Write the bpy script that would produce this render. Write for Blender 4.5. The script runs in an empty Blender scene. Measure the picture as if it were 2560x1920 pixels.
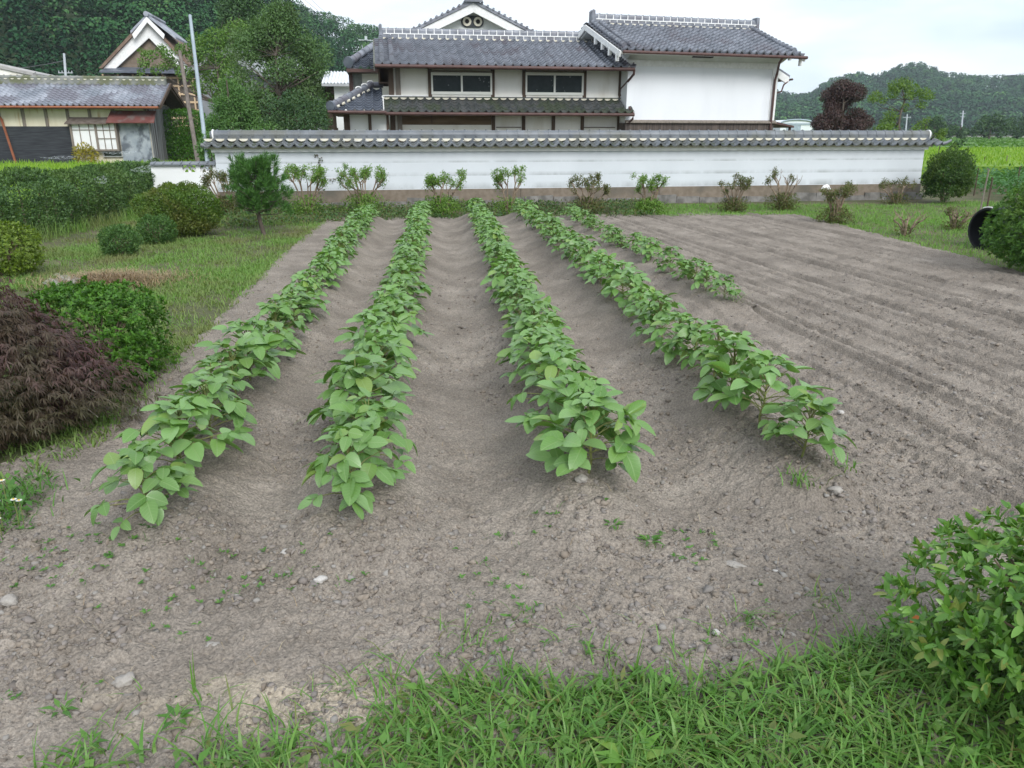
import bpy, math, random
import numpy as np
from mathutils import Vector
rng = np.random.default_rng(7); random.seed(7)
SC = bpy.context.scene; COL = SC.collection
# ---------------------------------------------------------------- camera geometry
H = 1.8; F = 1950.0; HOR = 331.0
PIT = math.atan((960 - HOR) / F); CP, SP = math.cos(PIT), math.sin(PIT)
CAM = np.array([0, 0, H])
def ray(x, y):
    u = (x - 1280) / F; v = (y - 960) / F
    return np.array([u, CP - v * SP, -(SP + v * CP)])
def at(x, y, t): return CAM + t * ray(x, y)
def gp(x, y, z=0.0):
    r = ray(x, y); return CAM + r * ((z - H) / r[2])
cam = bpy.data.cameras.new("camera"); camo = bpy.data.objects.new("camera", cam); COL.objects.link(camo)
cam.sensor_width = 36; cam.lens = F / 2560 * 36; cam.clip_end = 6000; cam.clip_start = 0.05
camo.location = (0, 0, H); camo.rotation_euler = (math.pi / 2 - PIT, 0, 0)
SC.camera = camo
R = math.radians
# ---------------------------------------------------------------- light
SUN_EL, SUN_AZ = R(38), R(155)          # azimuth clockwise from +Y
w = bpy.data.worlds.new("World"); SC.world = w; w.use_nodes = True
nt = w.node_tree; N = nt.nodes; L = nt.links
bg = N["Background"]; bg.inputs[1].default_value = 0.1
sky = N.new("ShaderNodeTexSky"); sky.sky_type = 'NISHITA'; sky.sun_disc = False
sky.sun_elevation = SUN_EL; sky.sun_rotation = SUN_AZ
tc = N.new("ShaderNodeTexCoord"); mp = N.new("ShaderNodeMapping"); mp.inputs['Scale'].default_value = (1.0, 1.0, 3.2)
mp.inputs['Location'].default_value = (0.35, 0.1, 0.2)
no = N.new("ShaderNodeTexNoise"); no.inputs['Scale'].default_value = 2.2; no.inputs['Detail'].default_value = 6; no.inputs['Roughness'].default_value = .55
cr = N.new("ShaderNodeValToRGB"); cr.color_ramp.elements[0].position = .36; cr.color_ramp.elements[1].position = .60
cr.color_ramp.elements[0].color = (.62, .62, .62, 1); cr.color_ramp.elements[1].color = (1, 1, 1, 1)
n2 = N.new("ShaderNodeTexNoise"); n2.inputs['Scale'].default_value = 3.1; n2.inputs['Detail'].default_value = 4
c2 = N.new("ShaderNodeValToRGB"); c2.color_ramp.elements[0].position = .35; c2.color_ramp.elements[1].position = .65
c2.color_ramp.elements[0].color = (6.7, 8.0, 9.7, 1); c2.color_ramp.elements[1].color = (12.2, 12.4, 12.6, 1)
mx = N.new("ShaderNodeMix"); mx.data_type = 'RGBA'
L.new(tc.outputs['Generated'], mp.inputs[0]); L.new(mp.outputs[0], no.inputs[0]); L.new(mp.outputs[0], n2.inputs[0])
L.new(no.outputs[0], cr.inputs[0]); L.new(n2.outputs[0], c2.inputs[0])
L.new(cr.outputs[0], mx.inputs[0]); L.new(sky.outputs[0], mx.inputs[6]); L.new(c2.outputs[0], mx.inputs[7]); L.new(mx.outputs[2], bg.inputs[0])
sl = bpy.data.lights.new("sun", 'SUN'); sl.energy = 2.1; sl.angle = R(28); sl.color = (1, .985, .965)
so = bpy.data.objects.new("sun", sl); COL.objects.link(so)
sd = Vector((math.sin(SUN_AZ) * math.cos(SUN_EL), math.cos(SUN_AZ) * math.cos(SUN_EL), math.sin(SUN_EL)))
so.rotation_euler = sd.to_track_quat('Z', 'Y').to_euler(); so.location = (20, -10, 40)
vs = SC.view_settings; vs.view_transform = 'Standard'; vs.look = 'None'; vs.exposure = 0.45; vs.gamma = 1
SC.cycles.max_bounces = 8; SC.cycles.transparent_max_bounces = 16
# ---------------------------------------------------------------- materials
def mat(name, c1, c2=None, scale=6, rough=.8, bump=0, bscale=40, spec=.3, stretch=(1, 1, 1), detail=6, pos=(.35, .65), c3=None, s3=1.5, p3=(.5, .65), coord='Object'):
    m = bpy.data.materials.new(name); m.use_nodes = True; t = m.node_tree; n = t.nodes; l = t.links
    b = n["Principled BSDF"]; b.inputs['Roughness'].default_value = rough; b.inputs['Specular IOR Level'].default_value = spec
    t0 = n.new("ShaderNodeTexCoord"); mp = n.new("ShaderNodeMapping"); mp.inputs['Scale'].default_value = stretch
    l.new(t0.outputs[coord], mp.inputs[0])
    if c2 is None: c2 = tuple(x * .8 for x in c1)
    a = n.new("ShaderNodeTexNoise"); a.inputs['Scale'].default_value = scale; a.inputs['Detail'].default_value = detail
    r = n.new("ShaderNodeValToRGB"); r.color_ramp.elements[0].position = pos[0]; r.color_ramp.elements[1].position = pos[1]
    r.color_ramp.elements[0].color = (*c1, 1); r.color_ramp.elements[1].color = (*c2, 1)
    l.new(mp.outputs[0], a.inputs[0]); l.new(a.outputs[0], r.inputs[0]); out = r.outputs[0]
    if c3:
        a3 = n.new("ShaderNodeTexNoise"); a3.inputs['Scale'].default_value = s3; a3.inputs['Detail'].default_value = 5
        r3 = n.new("ShaderNodeValToRGB"); r3.color_ramp.elements[0].position = p3[0]; r3.color_ramp.elements[1].position = p3[1]
        l.new(mp.outputs[0], a3.inputs[0]); l.new(a3.outputs[0], r3.inputs[0])
        x = n.new("ShaderNodeMix"); x.data_type = 'RGBA'; x.inputs[7].default_value = (*c3, 1)
        l.new(r3.outputs[0], x.inputs[0]); l.new(out, x.inputs[6]); out = x.outputs[2]
    l.new(out, b.inputs['Base Color'])
    if bump:
        a2 = n.new("ShaderNodeTexNoise"); a2.inputs['Scale'].default_value = bscale; a2.inputs['Detail'].default_value = 8
        bp = n.new("ShaderNodeBump"); bp.inputs['Strength'].default_value = bump; bp.inputs['Distance'].default_value = .02
        l.new(mp.outputs[0], a2.inputs[0]); l.new(a2.outputs[0], bp.inputs['Height']); l.new(bp.outputs[0], b.inputs['Normal'])
    return m
def leafmat(name, cols, trans=.3, rough=.5, spec=.35, veins=False, objvar=0, patch=None, pscale=1.5):
    """cols: colours spread over the leaves at random; patch: a colour that comes in patches across the plant"""
    m = bpy.data.materials.new(name); m.use_nodes = True; t = m.node_tree; n = t.nodes; l = t.links
    b = n["Principled BSDF"]; b.inputs['Roughness'].default_value = rough; b.inputs['Specular IOR Level'].default_value = spec
    g = n.new("ShaderNodeNewGeometry"); r = n.new("ShaderNodeValToRGB"); e = r.color_ramp.elements
    while len(e) < len(cols): e.new(.5)
    for i, c in enumerate(cols): e[i].position = i / max(1, len(cols) - 1); e[i].color = (*c, 1)
    l.new(g.outputs['Random Per Island'], r.inputs[0]); out = r.outputs[0]
    if patch:
        tcx = n.new("ShaderNodeTexCoord"); a = n.new("ShaderNodeTexNoise"); a.inputs['Scale'].default_value = pscale; a.inputs['Detail'].default_value = 3
        l.new(tcx.outputs['Object'], a.inputs[0]); rr = n.new("ShaderNodeValToRGB"); rr.color_ramp.elements[0].position = .45; rr.color_ramp.elements[1].position = .68
        l.new(a.outputs[0], rr.inputs[0]); x = n.new("ShaderNodeMix"); x.data_type = 'RGBA'; x.inputs[7].default_value = (*patch, 1)
        l.new(rr.outputs[0], x.inputs[0]); l.new(out, x.inputs[6]); out = x.outputs[2]
    if objvar:
        oi = n.new("ShaderNodeObjectInfo"); hs = n.new("ShaderNodeHueSaturation"); mr = n.new("ShaderNodeMapRange")
        mr.inputs[3].default_value = 1 - objvar; mr.inputs[4].default_value = 1 + objvar
        l.new(oi.outputs['Random'], mr.inputs[0]); l.new(mr.outputs[0], hs.inputs['Value']); l.new(out, hs.inputs['Color']); out = hs.outputs[0]
    if veins:
        uv = n.new("ShaderNodeUVMap"); uv.uv_map = "leaf"; sx = n.new("ShaderNodeSeparateXYZ"); l.new(uv.outputs[0], sx.inputs[0])
        ab = n.new("ShaderNodeMath"); ab.operation = 'ABSOLUTE'; l.new(sx.outputs[0], ab.inputs[0])
        mid = n.new("ShaderNodeMapRange"); mid.inputs[1].default_value = .0; mid.inputs[2].default_value = .09; mid.inputs[3].default_value = 1; mid.inputs[4].default_value = 0
        l.new(ab.outputs[0], mid.inputs[0])
        sb = n.new("ShaderNodeMath"); sb.operation = 'MULTIPLY_ADD'; sb.inputs[1].default_value = -.28; l.new(ab.outputs[0], sb.inputs[0]); l.new(sx.outputs[1], sb.inputs[2])
        sn = n.new("ShaderNodeMath"); sn.operation = 'MULTIPLY'; sn.inputs[1].default_value = 44; l.new(sb.outputs[0], sn.inputs[0])
        si = n.new("ShaderNodeMath"); si.operation = 'SINE'; l.new(sn.outputs[0], si.inputs[0])
        lv = n.new("ShaderNodeMapRange"); lv.inputs[1].default_value = .82; lv.inputs[2].default_value = 1; lv.inputs[4].default_value = .45; l.new(si.outputs[0], lv.inputs[0])
        mxm = n.new("ShaderNodeMath"); mxm.operation = 'MAXIMUM'; l.new(mid.outputs[0], mxm.inputs[0]); l.new(lv.outputs[0], mxm.inputs[1])
        x = n.new("ShaderNodeMix"); x.data_type = 'RGBA'; x.inputs[7].default_value = (.24, .36, .14, 1)
        sc_ = n.new("ShaderNodeMath"); sc_.operation = 'MULTIPLY'; sc_.inputs[1].default_value = .6; l.new(mxm.outputs[0], sc_.inputs[0])
        l.new(sc_.outputs[0], x.inputs[0]); l.new(out, x.inputs[6]); out = x.outputs[2]
        bp = n.new("ShaderNodeBump"); bp.inputs['Strength'].default_value = .25; bp.inputs['Distance'].default_value = .004; bp.invert = True
        l.new(mxm.outputs[0], bp.inputs['Height']); l.new(bp.outputs[0], b.inputs['Normal'])
    l.new(out, b.inputs['Base Color'])
    if trans:
        tr = n.new("ShaderNodeBsdfTranslucent"); mxs = n.new("ShaderNodeMixShader"); mxs.inputs[0].default_value = trans
        gm = n.new("ShaderNodeMix"); gm.data_type = 'RGBA'; gm.blend_type = 'MULTIPLY'; gm.inputs[0].default_value = 1; gm.inputs[7].default_value = (1.25, 1.35, .5, 1)
        l.new(out, gm.inputs[6]); l.new(gm.outputs[2], tr.inputs[0])
        l.new(b.outputs[0], mxs.inputs[1]); l.new(tr.outputs[0], mxs.inputs[2]); l.new(mxs.outputs[0], n["Material Output"].inputs[0])
    return m
# ---------------------------------------------------------------- objects
def tag(o, label=None, cat=None, group=None, kind=None):
    if label: o['label'] = label
    if cat: o['category'] = cat
    if group: o['group'] = group
    if kind: o['kind'] = kind
    return o
def empty(name, loc, rz=0, label=None, cat=None, group=None):
    o = bpy.data.objects.new(name, None); COL.objects.link(o); o.location = loc; o.rotation_euler = (0, 0, rz); o.empty_display_size = .1
    return tag(o, label, cat, group)
def link(name, me, m, parent=None):
    o = bpy.data.objects.new(name, me); COL.objects.link(o)
    if m: me.materials.append(m)
    if parent is not None: o.parent = parent
    return o
def npmesh(name, V, Fq, m, parent=None, smooth=False, uv=None, tint=None):
    """V (n,3); Fq (k,4) or (k,3) int array"""
    V = np.asarray(V, np.float32); Fq = np.asarray(Fq, np.int32); k = Fq.shape[1]
    me = bpy.data.meshes.new(name); me.vertices.add(len(V)); me.vertices.foreach_set("co", V.ravel())
    me.loops.add(Fq.size); me.loops.foreach_set("vertex_index", Fq.ravel())
    me.polygons.add(len(Fq)); me.polygons.foreach_set("loop_start", np.arange(0, Fq.size, k, dtype=np.int32))
    if smooth: me.polygons.foreach_set("use_smooth", np.ones(len(Fq), bool))
    if uv is not None:
        u = me.uv_layers.new(name="leaf"); u.data.foreach_set("uv", np.asarray(uv, np.float32)[Fq.ravel()].ravel())
    if tint is not None:
        a = me.attributes.new("tint", 'FLOAT', 'POINT'); a.data.foreach_set("value", np.asarray(tint, np.float32))
    me.update(calc_edges=True)
    return link(name, me, m, parent)
class MB:
    def __init__(s): s.v = []; s.f = []
    def add(s, vs, fs):
        b = len(s.v); s.v += [tuple(map(float, p)) for p in vs]; s.f += [tuple(b + i for i in f) for f in fs]; return s
    def hexa(s, p): return s.add(p, [(0, 3, 2, 1), (4, 5, 6, 7), (0, 1, 5, 4), (1, 2, 6, 5), (2, 3, 7, 6), (3, 0, 4, 7)])
    def box(s, x0, x1, y0, y1, z0, z1):
        return s.hexa([(x0, y0, z0), (x1, y0, z0), (x1, y1, z0), (x0, y1, z0), (x0, y0, z1), (x1, y0, z1), (x1, y1, z1), (x0, y1, z1)])
    def bar(s, a, b, w, h):
        """a square bar from a to b"""
        a = Vector(a); b = Vector(b); d = (b - a).normalized(); up = Vector((0, 0, 1)) if abs(d.z) < .95 else Vector((0, 1, 0))
        x = d.cross(up).normalized() * w / 2; y = x.cross(d).normalized() * h / 2
        return s.hexa([a - x - y, a + x - y, a + x + y, a - x + y, b - x - y, b + x - y, b + x + y, b - x + y])
    def tube(s, pts, rad, n=7, cap=True):
        pts = [Vector(p) for p in pts]; rad = rad if hasattr(rad, '__len__') else [rad] * len(pts); vs = []; fs = []
        for i, p in enumerate(pts):
            d = (pts[min(i + 1, len(pts) - 1)] - pts[max(i - 1, 0)]).normalized()
            up = Vector((0, 0, 1)) if abs(d.z) < .9 else Vector((1, 0, 0)); x = d.cross(up).normalized(); y = x.cross(d)
            for k in range(n):
                a = 2 * math.pi * k / n; vs.append(p + (x * math.cos(a) + y * math.sin(a)) * rad[i])
        for i in range(len(pts) - 1):
            for k in range(n): fs.append((i * n + k, i * n + (k + 1) % n, (i + 1) * n + (k + 1) % n, (i + 1) * n + k))
        if cap: fs += [tuple(range(n - 1, -1, -1)), tuple((len(pts) - 1) * n + k for k in range(n))]
        return s.add(vs, fs)
    def prism(s, poly, y0, y1, axis='y'):
        """polygon in (x,z) pushed along y (or in (y,z) pushed along x)"""
        n = len(poly)
        mk = (lambda p, q: (p[0], q, p[1])) if axis == 'y' else (lambda p, q: (q, p[0], p[1]))
        return s.add([mk(p, y0) for p in poly] + [mk(p, y1) for p in poly], [tuple(range(n)), tuple(range(2 * n - 1, n - 1, -1))] + [(i, i + n, (i + 1) % n + n, (i + 1) % n) for i in range(n)])
    def quad(s, *p): return s.add(p, [tuple(range(len(p)))])
    def disc(s, c, r, ax, h, n=20):
        """short round drum: centre, radius, axis vector, thickness"""
        return s.tube([Vector(c) - Vector(ax).normalized() * h / 2, Vector(c) + Vector(ax).normalized() * h / 2], r, n)
    def build(s, name, m, parent=None, smooth=False):
        me = bpy.data.meshes.new(name); me.from_pydata(s.v, [], s.f); me.validate(); me.update()
        if smooth:
            me.polygons.foreach_set("use_smooth", np.ones(len(me.polygons), bool)); me.set_sharp_from_angle(angle=R(50))
        return link(name, me, m, parent)
class Frame:
    """a vertical facade: x along it, y away from the viewer, z up"""
    def __init__(s, x, t, deg):
        s.O = at(x, HOR, t)[:2]; s.a = R(deg); s.e = np.array([math.cos(s.a), math.sin(s.a)]); s.n = np.array([-s.e[1], s.e[0]])
    def hit(s, x, y, d=0.0):
        r = ray(x, y); t = (d + s.O @ s.n) / (r[:2] @ s.n); p = CAM + t * r
        return float((p[:2] - s.O) @ s.e), float(p[2])
    def world(s, x, d, z=0): q = s.O + s.e * x + s.n * d; return (q[0], q[1], z)
    def root(s, name, label, cat, group=None): return empty(name, (s.O[0], s.O[1], 0), s.a, label, cat, group)
# ---------------------------------------------------------------- noise
def h2(ix, iy, seed):
    h = (ix.astype(np.int64) * 374761393 + iy.astype(np.int64) * 668265263 + seed * 974711) & 0xffffffff
    h = ((h ^ (h >> 13)) * 1274126177) & 0xffffffff; h = h ^ (h >> 16)
    return (h & 0xffffff) / float(0xffffff)
def vn(x, y, seed=0):
    ix = np.floor(x); iy = np.floor(y); fx = x - ix; fy = y - iy; fx = fx * fx * (3 - 2 * fx); fy = fy * fy * (3 - 2 * fy)
    a, b, c, d = h2(ix, iy, seed), h2(ix + 1, iy, seed), h2(ix, iy + 1, seed), h2(ix + 1, iy + 1, seed)
    return (a + (b - a) * fx) * (1 - fy) + (c + (d - c) * fx) * fy
def fbm(x, y, o=4, seed=0):
    s = 0; a = .5
    for i in range(o): s = s + a * vn(x, y, seed + i); x = x * 2.03 + 17; y = y * 2.03 + 5; a *= .5
    return s
def inpoly(P, X, Y):
    c = np.zeros(X.shape, bool); n = len(P)
    for i in range(n):
        x0, y0 = P[i][:2]; x1, y1 = P[(i + 1) % n][:2]
        if y0 == y1: continue
        k = (y0 > Y) != (y1 > Y); c ^= k & (X < (x1 - x0) * (Y - y0) / (y1 - y0) + x0)
    return c
# ---------------------------------------------------------------- leaves and grass
def unit(a): return a / np.maximum(np.linalg.norm(a, axis=-1, keepdims=True), 1e-9)
LEAF6 = ([0, .28, .62, 1], [.0, .9, .78, .0])
def leafmesh(P, D, Nn, Ln, Wd, fold=.18, droop=.15, full=False):
    """leaf blades: base P, axis D, upper-side normal Nn, length Ln, width Wd -> verts, quads, uv"""
    P = np.asarray(P, float); k = len(P); D = unit(np.asarray(D, float)); S = unit(np.cross(D, Nn)); U = np.cross(S, D)
    Ln = np.broadcast_to(np.asarray(Ln, float), (k,))[:, None]; Wd = np.broadcast_to(np.asarray(Wd, float), (k,))[:, None]
    if not full:                        # a folded four-sided blade
        v = np.stack([P, P + D * Ln * .45 + S * Wd * .5 + U * Wd * fold, P + D * Ln - U * Ln * droop, P + D * Ln * .45 - S * Wd * .5 + U * Wd * fold], 1)
        return v.reshape(-1, 3), np.arange(k * 4).reshape(k, 4), None
    st = [(0, .2), (.13, .8), (.36, 1.0), (.62, .9), (.86, .52), (1, .07)]; rows = []; uvs = []
    for (a, wd) in st:
        z = -droop * a * a
        for sgn in (-1, 0, 1):
            rows.append(P + D * Ln * a + S * Wd * .5 * wd * sgn + U * (Ln * z + Wd * fold * abs(sgn) * wd)); uvs.append((sgn * wd, a))
    v = np.stack(rows, 1); n = len(rows); q = []
    for i in range(len(st) - 1):
        for j in (0, 1): q.append((i * 3 + j, i * 3 + j + 1, i * 3 + j + 4, i * 3 + j + 3))
    q = np.array(q); f = (np.arange(k)[:, None, None] * n + q[None]).reshape(-1, 4)
    return v.reshape(-1, 3), f, np.tile(np.array(uvs), (k, 1))
def blades(P, L_, az, lean, wd, seg=3):
    """grass blades: base, length, azimuth, lean (0 upright..1 flat), width"""
    k = len(P); d = np.stack([np.cos(az), np.sin(az), np.zeros(k)], 1); sd_ = np.stack([-np.sin(az), np.cos(az), np.zeros(k)], 1)
    rows = []
    for i in range(seg + 1):
        s = i / seg; up = L_ * (s - lean * .62 * s * s); out = L_ * lean * (s ** 1.6)
        wv = wd * (1 - s) ** .6 * (.55 + .45 * min(1, s * 4 + .3)) if i < seg else wd * .06
        c = P + d * out[:, None] + np.array([0, 0, 1]) * up[:, None]
        rows += [c - sd_ * (wv / 2)[:, None], c + sd_ * (wv / 2)[:, None]]
    v = np.stack(rows, 1); n = len(rows); q = np.array([(2 * i, 2 * i + 1, 2 * i + 3, 2 * i + 2) for i in range(seg)])
    return v.reshape(-1, 3), (np.arange(k)[:, None, None] * n + q[None]).reshape(-1, 4)
def join(parts):
    V = []; Q = []; b = 0
    for p in parts: V.append(p[0]); Q.append(p[1] + b); b += len(p[0])
    return np.concatenate(V), np.concatenate(Q)
def rdir(n):
    a = rng.normal(size=(n, 3)); return unit(a)
HAZE = .0003
# ================================================================ GROUND
def G(l, z=0.0): return [tuple(gp(x, y, z)[:2]) for x, y in l]
FRONT = [(-260, 1740), (0, 1800), (150, 1860), (400, 1850), (650, 1840), (830, 1800), (950, 1760), (1020, 1700), (1150, 1665), (1300, 1655), (1450, 1690), (1600, 1665), (1750, 1690), (1900, 1645), (2060, 1600), (2200, 1560), (2330, 1520), (2500, 1480), (2750, 1430), (3050, 1330)]
FIELD = G([(815, 548), (705, 640), (600, 750), (500, 845), (405, 925), (335, 1010), (190, 1108), (-20, 1190), (-240, 1250), (-500, 1420), (-900, 2080), (3600, 2080), (3500, 1200), (3300, 980), (2950, 790), (2560, 692), (2350, 632), (2150, 580), (1990, 541), (1800, 537), (1600, 540), (1400, 545), (1100, 549)])
ROWPX = [((398, 1305), (928, 547)), ((890, 1285), (1056, 543)), ((1475, 1222), (1188, 535)), ((1990, 1160), (1298, 535)), ((1805, 752), (1415, 538))]
ROWS = [(gp(*a, .15)[:2], gp(*b, .15)[:2]) for a, b in ROWPX]
def clod(X, Y, size, seed, prob):
    gx = X / size; gy = Y / size; ix = np.floor(gx); iy = np.floor(gy); out = np.zeros_like(X)
    for dx in (-1, 0, 1):
        for dy in (-1, 0, 1):
            cx = ix + dx; cy = iy + dy; jx = cx + h2(cx, cy, seed); jy = cy + h2(cx, cy, seed + 1); k = h2(cx, cy, seed + 2)
            r = np.where(k > 1 - prob, .18 + .42 * h2(cx, cy, seed + 3), 0); d2 = (gx - jx) ** 2 + (gy - jy) ** 2
            out = np.maximum(out, np.sqrt(np.maximum(0, r * r - d2)))
    return out * size
def soilz(X, Y, fine=True):
    X = np.asarray(X, float); Y = np.asarray(Y, float)
    wx = X + .22 * (fbm(X * 2.1, Y * 2.1, 3, 5) - .45); wy = Y + .3 * (fbm(X * 2.3 + 9, Y * 2.3, 3, 8) - .45)
    m = np.zeros(X.shape)
    for k in range(8):
        a = k * math.pi / 4; m += inpoly(FIELD, wx + .13 * math.cos(a), wy + .13 * math.sin(a))
    m = np.clip(m / 8 * 1.9, 0, 1)
    z = .035 + .04 * (fbm(X * 1.2, Y * .22, 2, 1) - .37)
    rd = np.full(X.shape, 9.0)
    for i, (A, B) in enumerate(ROWS):
        d = B - A; Ln = np.linalg.norm(d); d = d / Ln
        al = (X - A[0]) * d[0] + (Y - A[1]) * d[1]; ac = (X - A[0]) * d[1] - (Y - A[1]) * d[0]
        ac = ac + .12 * (fbm(al * .8, al * 0 + i * 7.7, 2, 33) - .4)
        e = 1 / (1 + np.exp(-(al + .28) / .09)) * 1 / (1 + np.exp((al - Ln - .35) / .15))
        hh = (.17 if i < 4 else .12) * (.92 + .2 * fbm(al * .7, ac * .5 + i, 2, 40 + i))
        z = z + hh * np.exp(-(np.abs(ac) / .30) ** 2.2) * e
    # tilled part on the right: shallow passes of the tiller
    a = R(-11); u = X * math.cos(a) - Y * math.sin(a)
    A, B = ROWS[3]; d = (B - A) / np.linalg.norm(B - A); ac = (X - A[0]) * d[1] - (Y - A[1]) * d[0]
    tm = 1 / (1 + np.exp(-(ac - .95) / .15))
    uu = u + .07 * (fbm(X * .5, Y * .25, 3, 60) - .45); z = z + tm * .010 * np.cos(2 * math.pi * (uu / .78 + .5))
    for per, dep, sg, sd_ in ((.78, .075, .038, 0), (.52, .05, .028, .21), (1.13, .06, .03, .4)):
        q = (uu + sd_) / per; f = np.abs(q - np.round(q)) * per
        z = z - tm * dep * np.exp(-(f / sg) ** 2) * (.35 + 1.1 * fbm(np.round(q) * 3.7, Y * .7, 3, 70) + .5 * (fbm(X * 8, Y * 5, 2, 71) - .4))
        z = z + tm * dep * .45 * np.exp(-((f - 2.1 * sg) / sg) ** 2)
    if fine:
        rough = .35 + .9 * fbm(X * 1.7, Y * 1.7, 2, 11); rough = rough * (1 - .2 * tm)
        z = z + (fbm(X * 9, Y * 9, 4, 20) - .47) * .05 * rough + (fbm(X * 26, Y * 26, 4, 25) - .47) * .045 * (.3 + rough)
        z = z + clod(X, Y, .05, 110, .35) * .38 * rough + clod(X, Y, .026, 120, .55) * .45 * (.4 + rough)
    z = np.maximum(z, .008)
    return np.where(m > 0, z * m - .10 * (1 - m), -.12)
# ground sheet
gm = mat("ground_grass", (.065, .085, .03), (.15, .12, .075), scale=1.3, rough=.95, bump=.8, bscale=40, c3=(.09, .095, .045), s3=2.5, p3=(.42, .6))
b = MB(); S_ = 1200; b.quad((-S_, -S_, 0), (S_, -S_, 0), (S_, S_, 0), (-S_, S_, 0)); tag(b.build("ground", gm), kind="structure")
# the soil
def soilmat():
    m = mat("soil", (.226, .195, .162), (.325, .284, .240), scale=3.4, rough=.95, bump=.9, bscale=75, spec=.1, c3=(.185, .16, .134), s3=1.3, p3=(.42, .75), pos=(.3, .7))
    t = m.node_tree; n = t.nodes; l = t.links; b = n["Principled BSDF"]; src = b.inputs['Base Color'].links[0].from_socket
    g = n.new("ShaderNodeNewGeometry")
    # pale sandy patch by the front grass
    c = gp(830, 1790); sp = n.new("ShaderNodeVectorMath"); sp.operation = 'SUBTRACT'; sp.inputs[1].default_value = (c[0], c[1], 0); l.new(g.outputs['Position'], sp.inputs[0])
    sc_ = n.new("ShaderNodeVectorMath"); sc_.operation = 'MULTIPLY'; sc_.inputs[1].default_value = (1.3, 5.2, 0); l.new(sp.outputs[0], sc_.inputs[0])
    ln = n.new("ShaderNodeVectorMath"); ln.operation = 'LENGTH'; l.new(sc_.outputs[0], ln.inputs[0])
    nz = n.new("ShaderNodeTexNoise"); nz.inputs['Scale'].default_value = 7; nz.inputs['Detail'].default_value = 5; l.new(g.outputs['Position'], nz.inputs[0])
    ad = n.new("ShaderNodeMath"); ad.operation = 'MULTIPLY_ADD'; ad.inputs[1].default_value = 1.3; l.new(nz.outputs[0], ad.inputs[0]); l.new(ln.outputs['Value'], ad.inputs[2])
    mr = n.new("ShaderNodeMapRange"); mr.inputs[1].default_value = 1.0; mr.inputs[2].default_value = 1.75; mr.inputs[3].default_value = .85; mr.inputs[4].default_value = 0; l.new(ad.outputs[0], mr.inputs[0])
    x = n.new("ShaderNodeMix"); x.data_type = 'RGBA'; x.inputs[7].default_value = (.42, .36, .28, 1); l.new(mr.outputs[0], x.inputs[0]); l.new(src, x.inputs[6])
    # fine grains
    v = n.new("ShaderNodeTexNoise"); v.inputs['Scale'].default_value = 90; v.inputs['Detail'].default_value = 4; l.new(g.outputs['Position'], v.inputs[0])
    vr = n.new("ShaderNodeMapRange"); vr.inputs[1].default_value = .3; vr.inputs[2].default_value = .7; vr.inputs[3].default_value = .68; vr.inputs[4].default_value = 1.3; l.new(v.outputs[0], vr.inputs[0])
    hs = n.new("ShaderNodeHueSaturation"); l.new(vr.outputs[0], hs.inputs['Value']); l.new(x.outputs[2], hs.inputs['Color']); l.new(hs.outputs[0], b.inputs['Base Color'])
    return m
SOIL = soilmat()
nx, ny = 980, 860
Yg = 1.25 * (19.6 / 1.25) ** (np.linspace(0, 1, ny)); xs = np.linspace(-1, 1, nx)
hw = 1.08 * Yg + 1.5; X = xs[None, :] * hw[:, None]; Y = np.repeat(Yg[:, None], nx, 1); Z = soilz(X, Y)
idx = np.arange(nx * ny).reshape(ny, nx); q = np.stack([idx[:-1, :-1], idx[:-1, 1:], idx[1:, 1:], idx[1:, :-1]], -1).reshape(-1, 4)
keep = (Z.ravel()[q] > -.119).any(1)
tag(npmesh("field_soil", np.stack([X, Y, Z], -1).reshape(-1, 3), q[keep], SOIL, smooth=True), kind="structure")
# loose clods and gravel, countless
ICO_V = []; ph = (1 + 5 ** .5) / 2
for s1 in (-1, 1):
    for s2 in (-1, 1): ICO_V += [(0, s1, s2 * ph), (s1, s2 * ph, 0), (s2 * ph, 0, s1)]
ICO_V = unit(np.array(ICO_V, float))
ICO_F = np.array([(i, j, k) for i in range(12) for j in range(i + 1, 12) for k in range(j + 1, 12) if max(np.linalg.norm(ICO_V[i] - ICO_V[j]), np.linalg.norm(ICO_V[j] - ICO_V[k]), np.linalg.norm(ICO_V[i] - ICO_V[k])) < 1.1])
for i, f in enumerate(ICO_F):
    if np.dot(np.cross(ICO_V[f[1]] - ICO_V[f[0]], ICO_V[f[2]] - ICO_V[f[0]]), ICO_V[f[0]]) < 0: ICO_F[i] = f[::-1]
def pebbles(name, n, r0, r1, ymin, ymax, m, pw=1.0):
    y = ymin * (ymax / ymin) ** (rng.random(n * 3) ** pw); x = (rng.random(n * 3) * 2 - 1) * (.72 * y + .6)
    k = inpoly(FIELD, x, y) & (fbm(x * 1.7, y * 1.7, 3, 11) + .25 * rng.random(n * 3) > .5); x = x[k][:n]; y = y[k][:n]; n = len(x)
    z = soilz(x, y); g = z > .005; x, y, z = x[g], y[g], z[g]; n = len(x)
    r = r0 + (r1 - r0) * rng.random(n) ** 4.2; sc_ = 1 + .4 * rng.normal(size=(n, 3)) * np.array([1, 1, .5]); sc_ = np.clip(sc_, .5, 1.7) * np.array([1, 1, .75])
    V = ICO_V[None] * (1 + .34 * rng.normal(size=(n, 12, 1))) * sc_[:, None] * r[:, None, None]
    a = rng.random(n) * 6.28; c, s = np.cos(a)[:, None], np.sin(a)[:, None]
    V = np.stack([V[..., 0] * c - V[..., 1] * s, V[..., 0] * s + V[..., 1] * c, V[..., 2]], -1) + np.stack([x, y, z + r * .0], 1)[:, None]
    return tag(npmesh(name, V.reshape(-1, 3), (np.arange(n)[:, None, None] * 12 + ICO_F[None]).reshape(-1, 3), m), kind="stuff")
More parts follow.
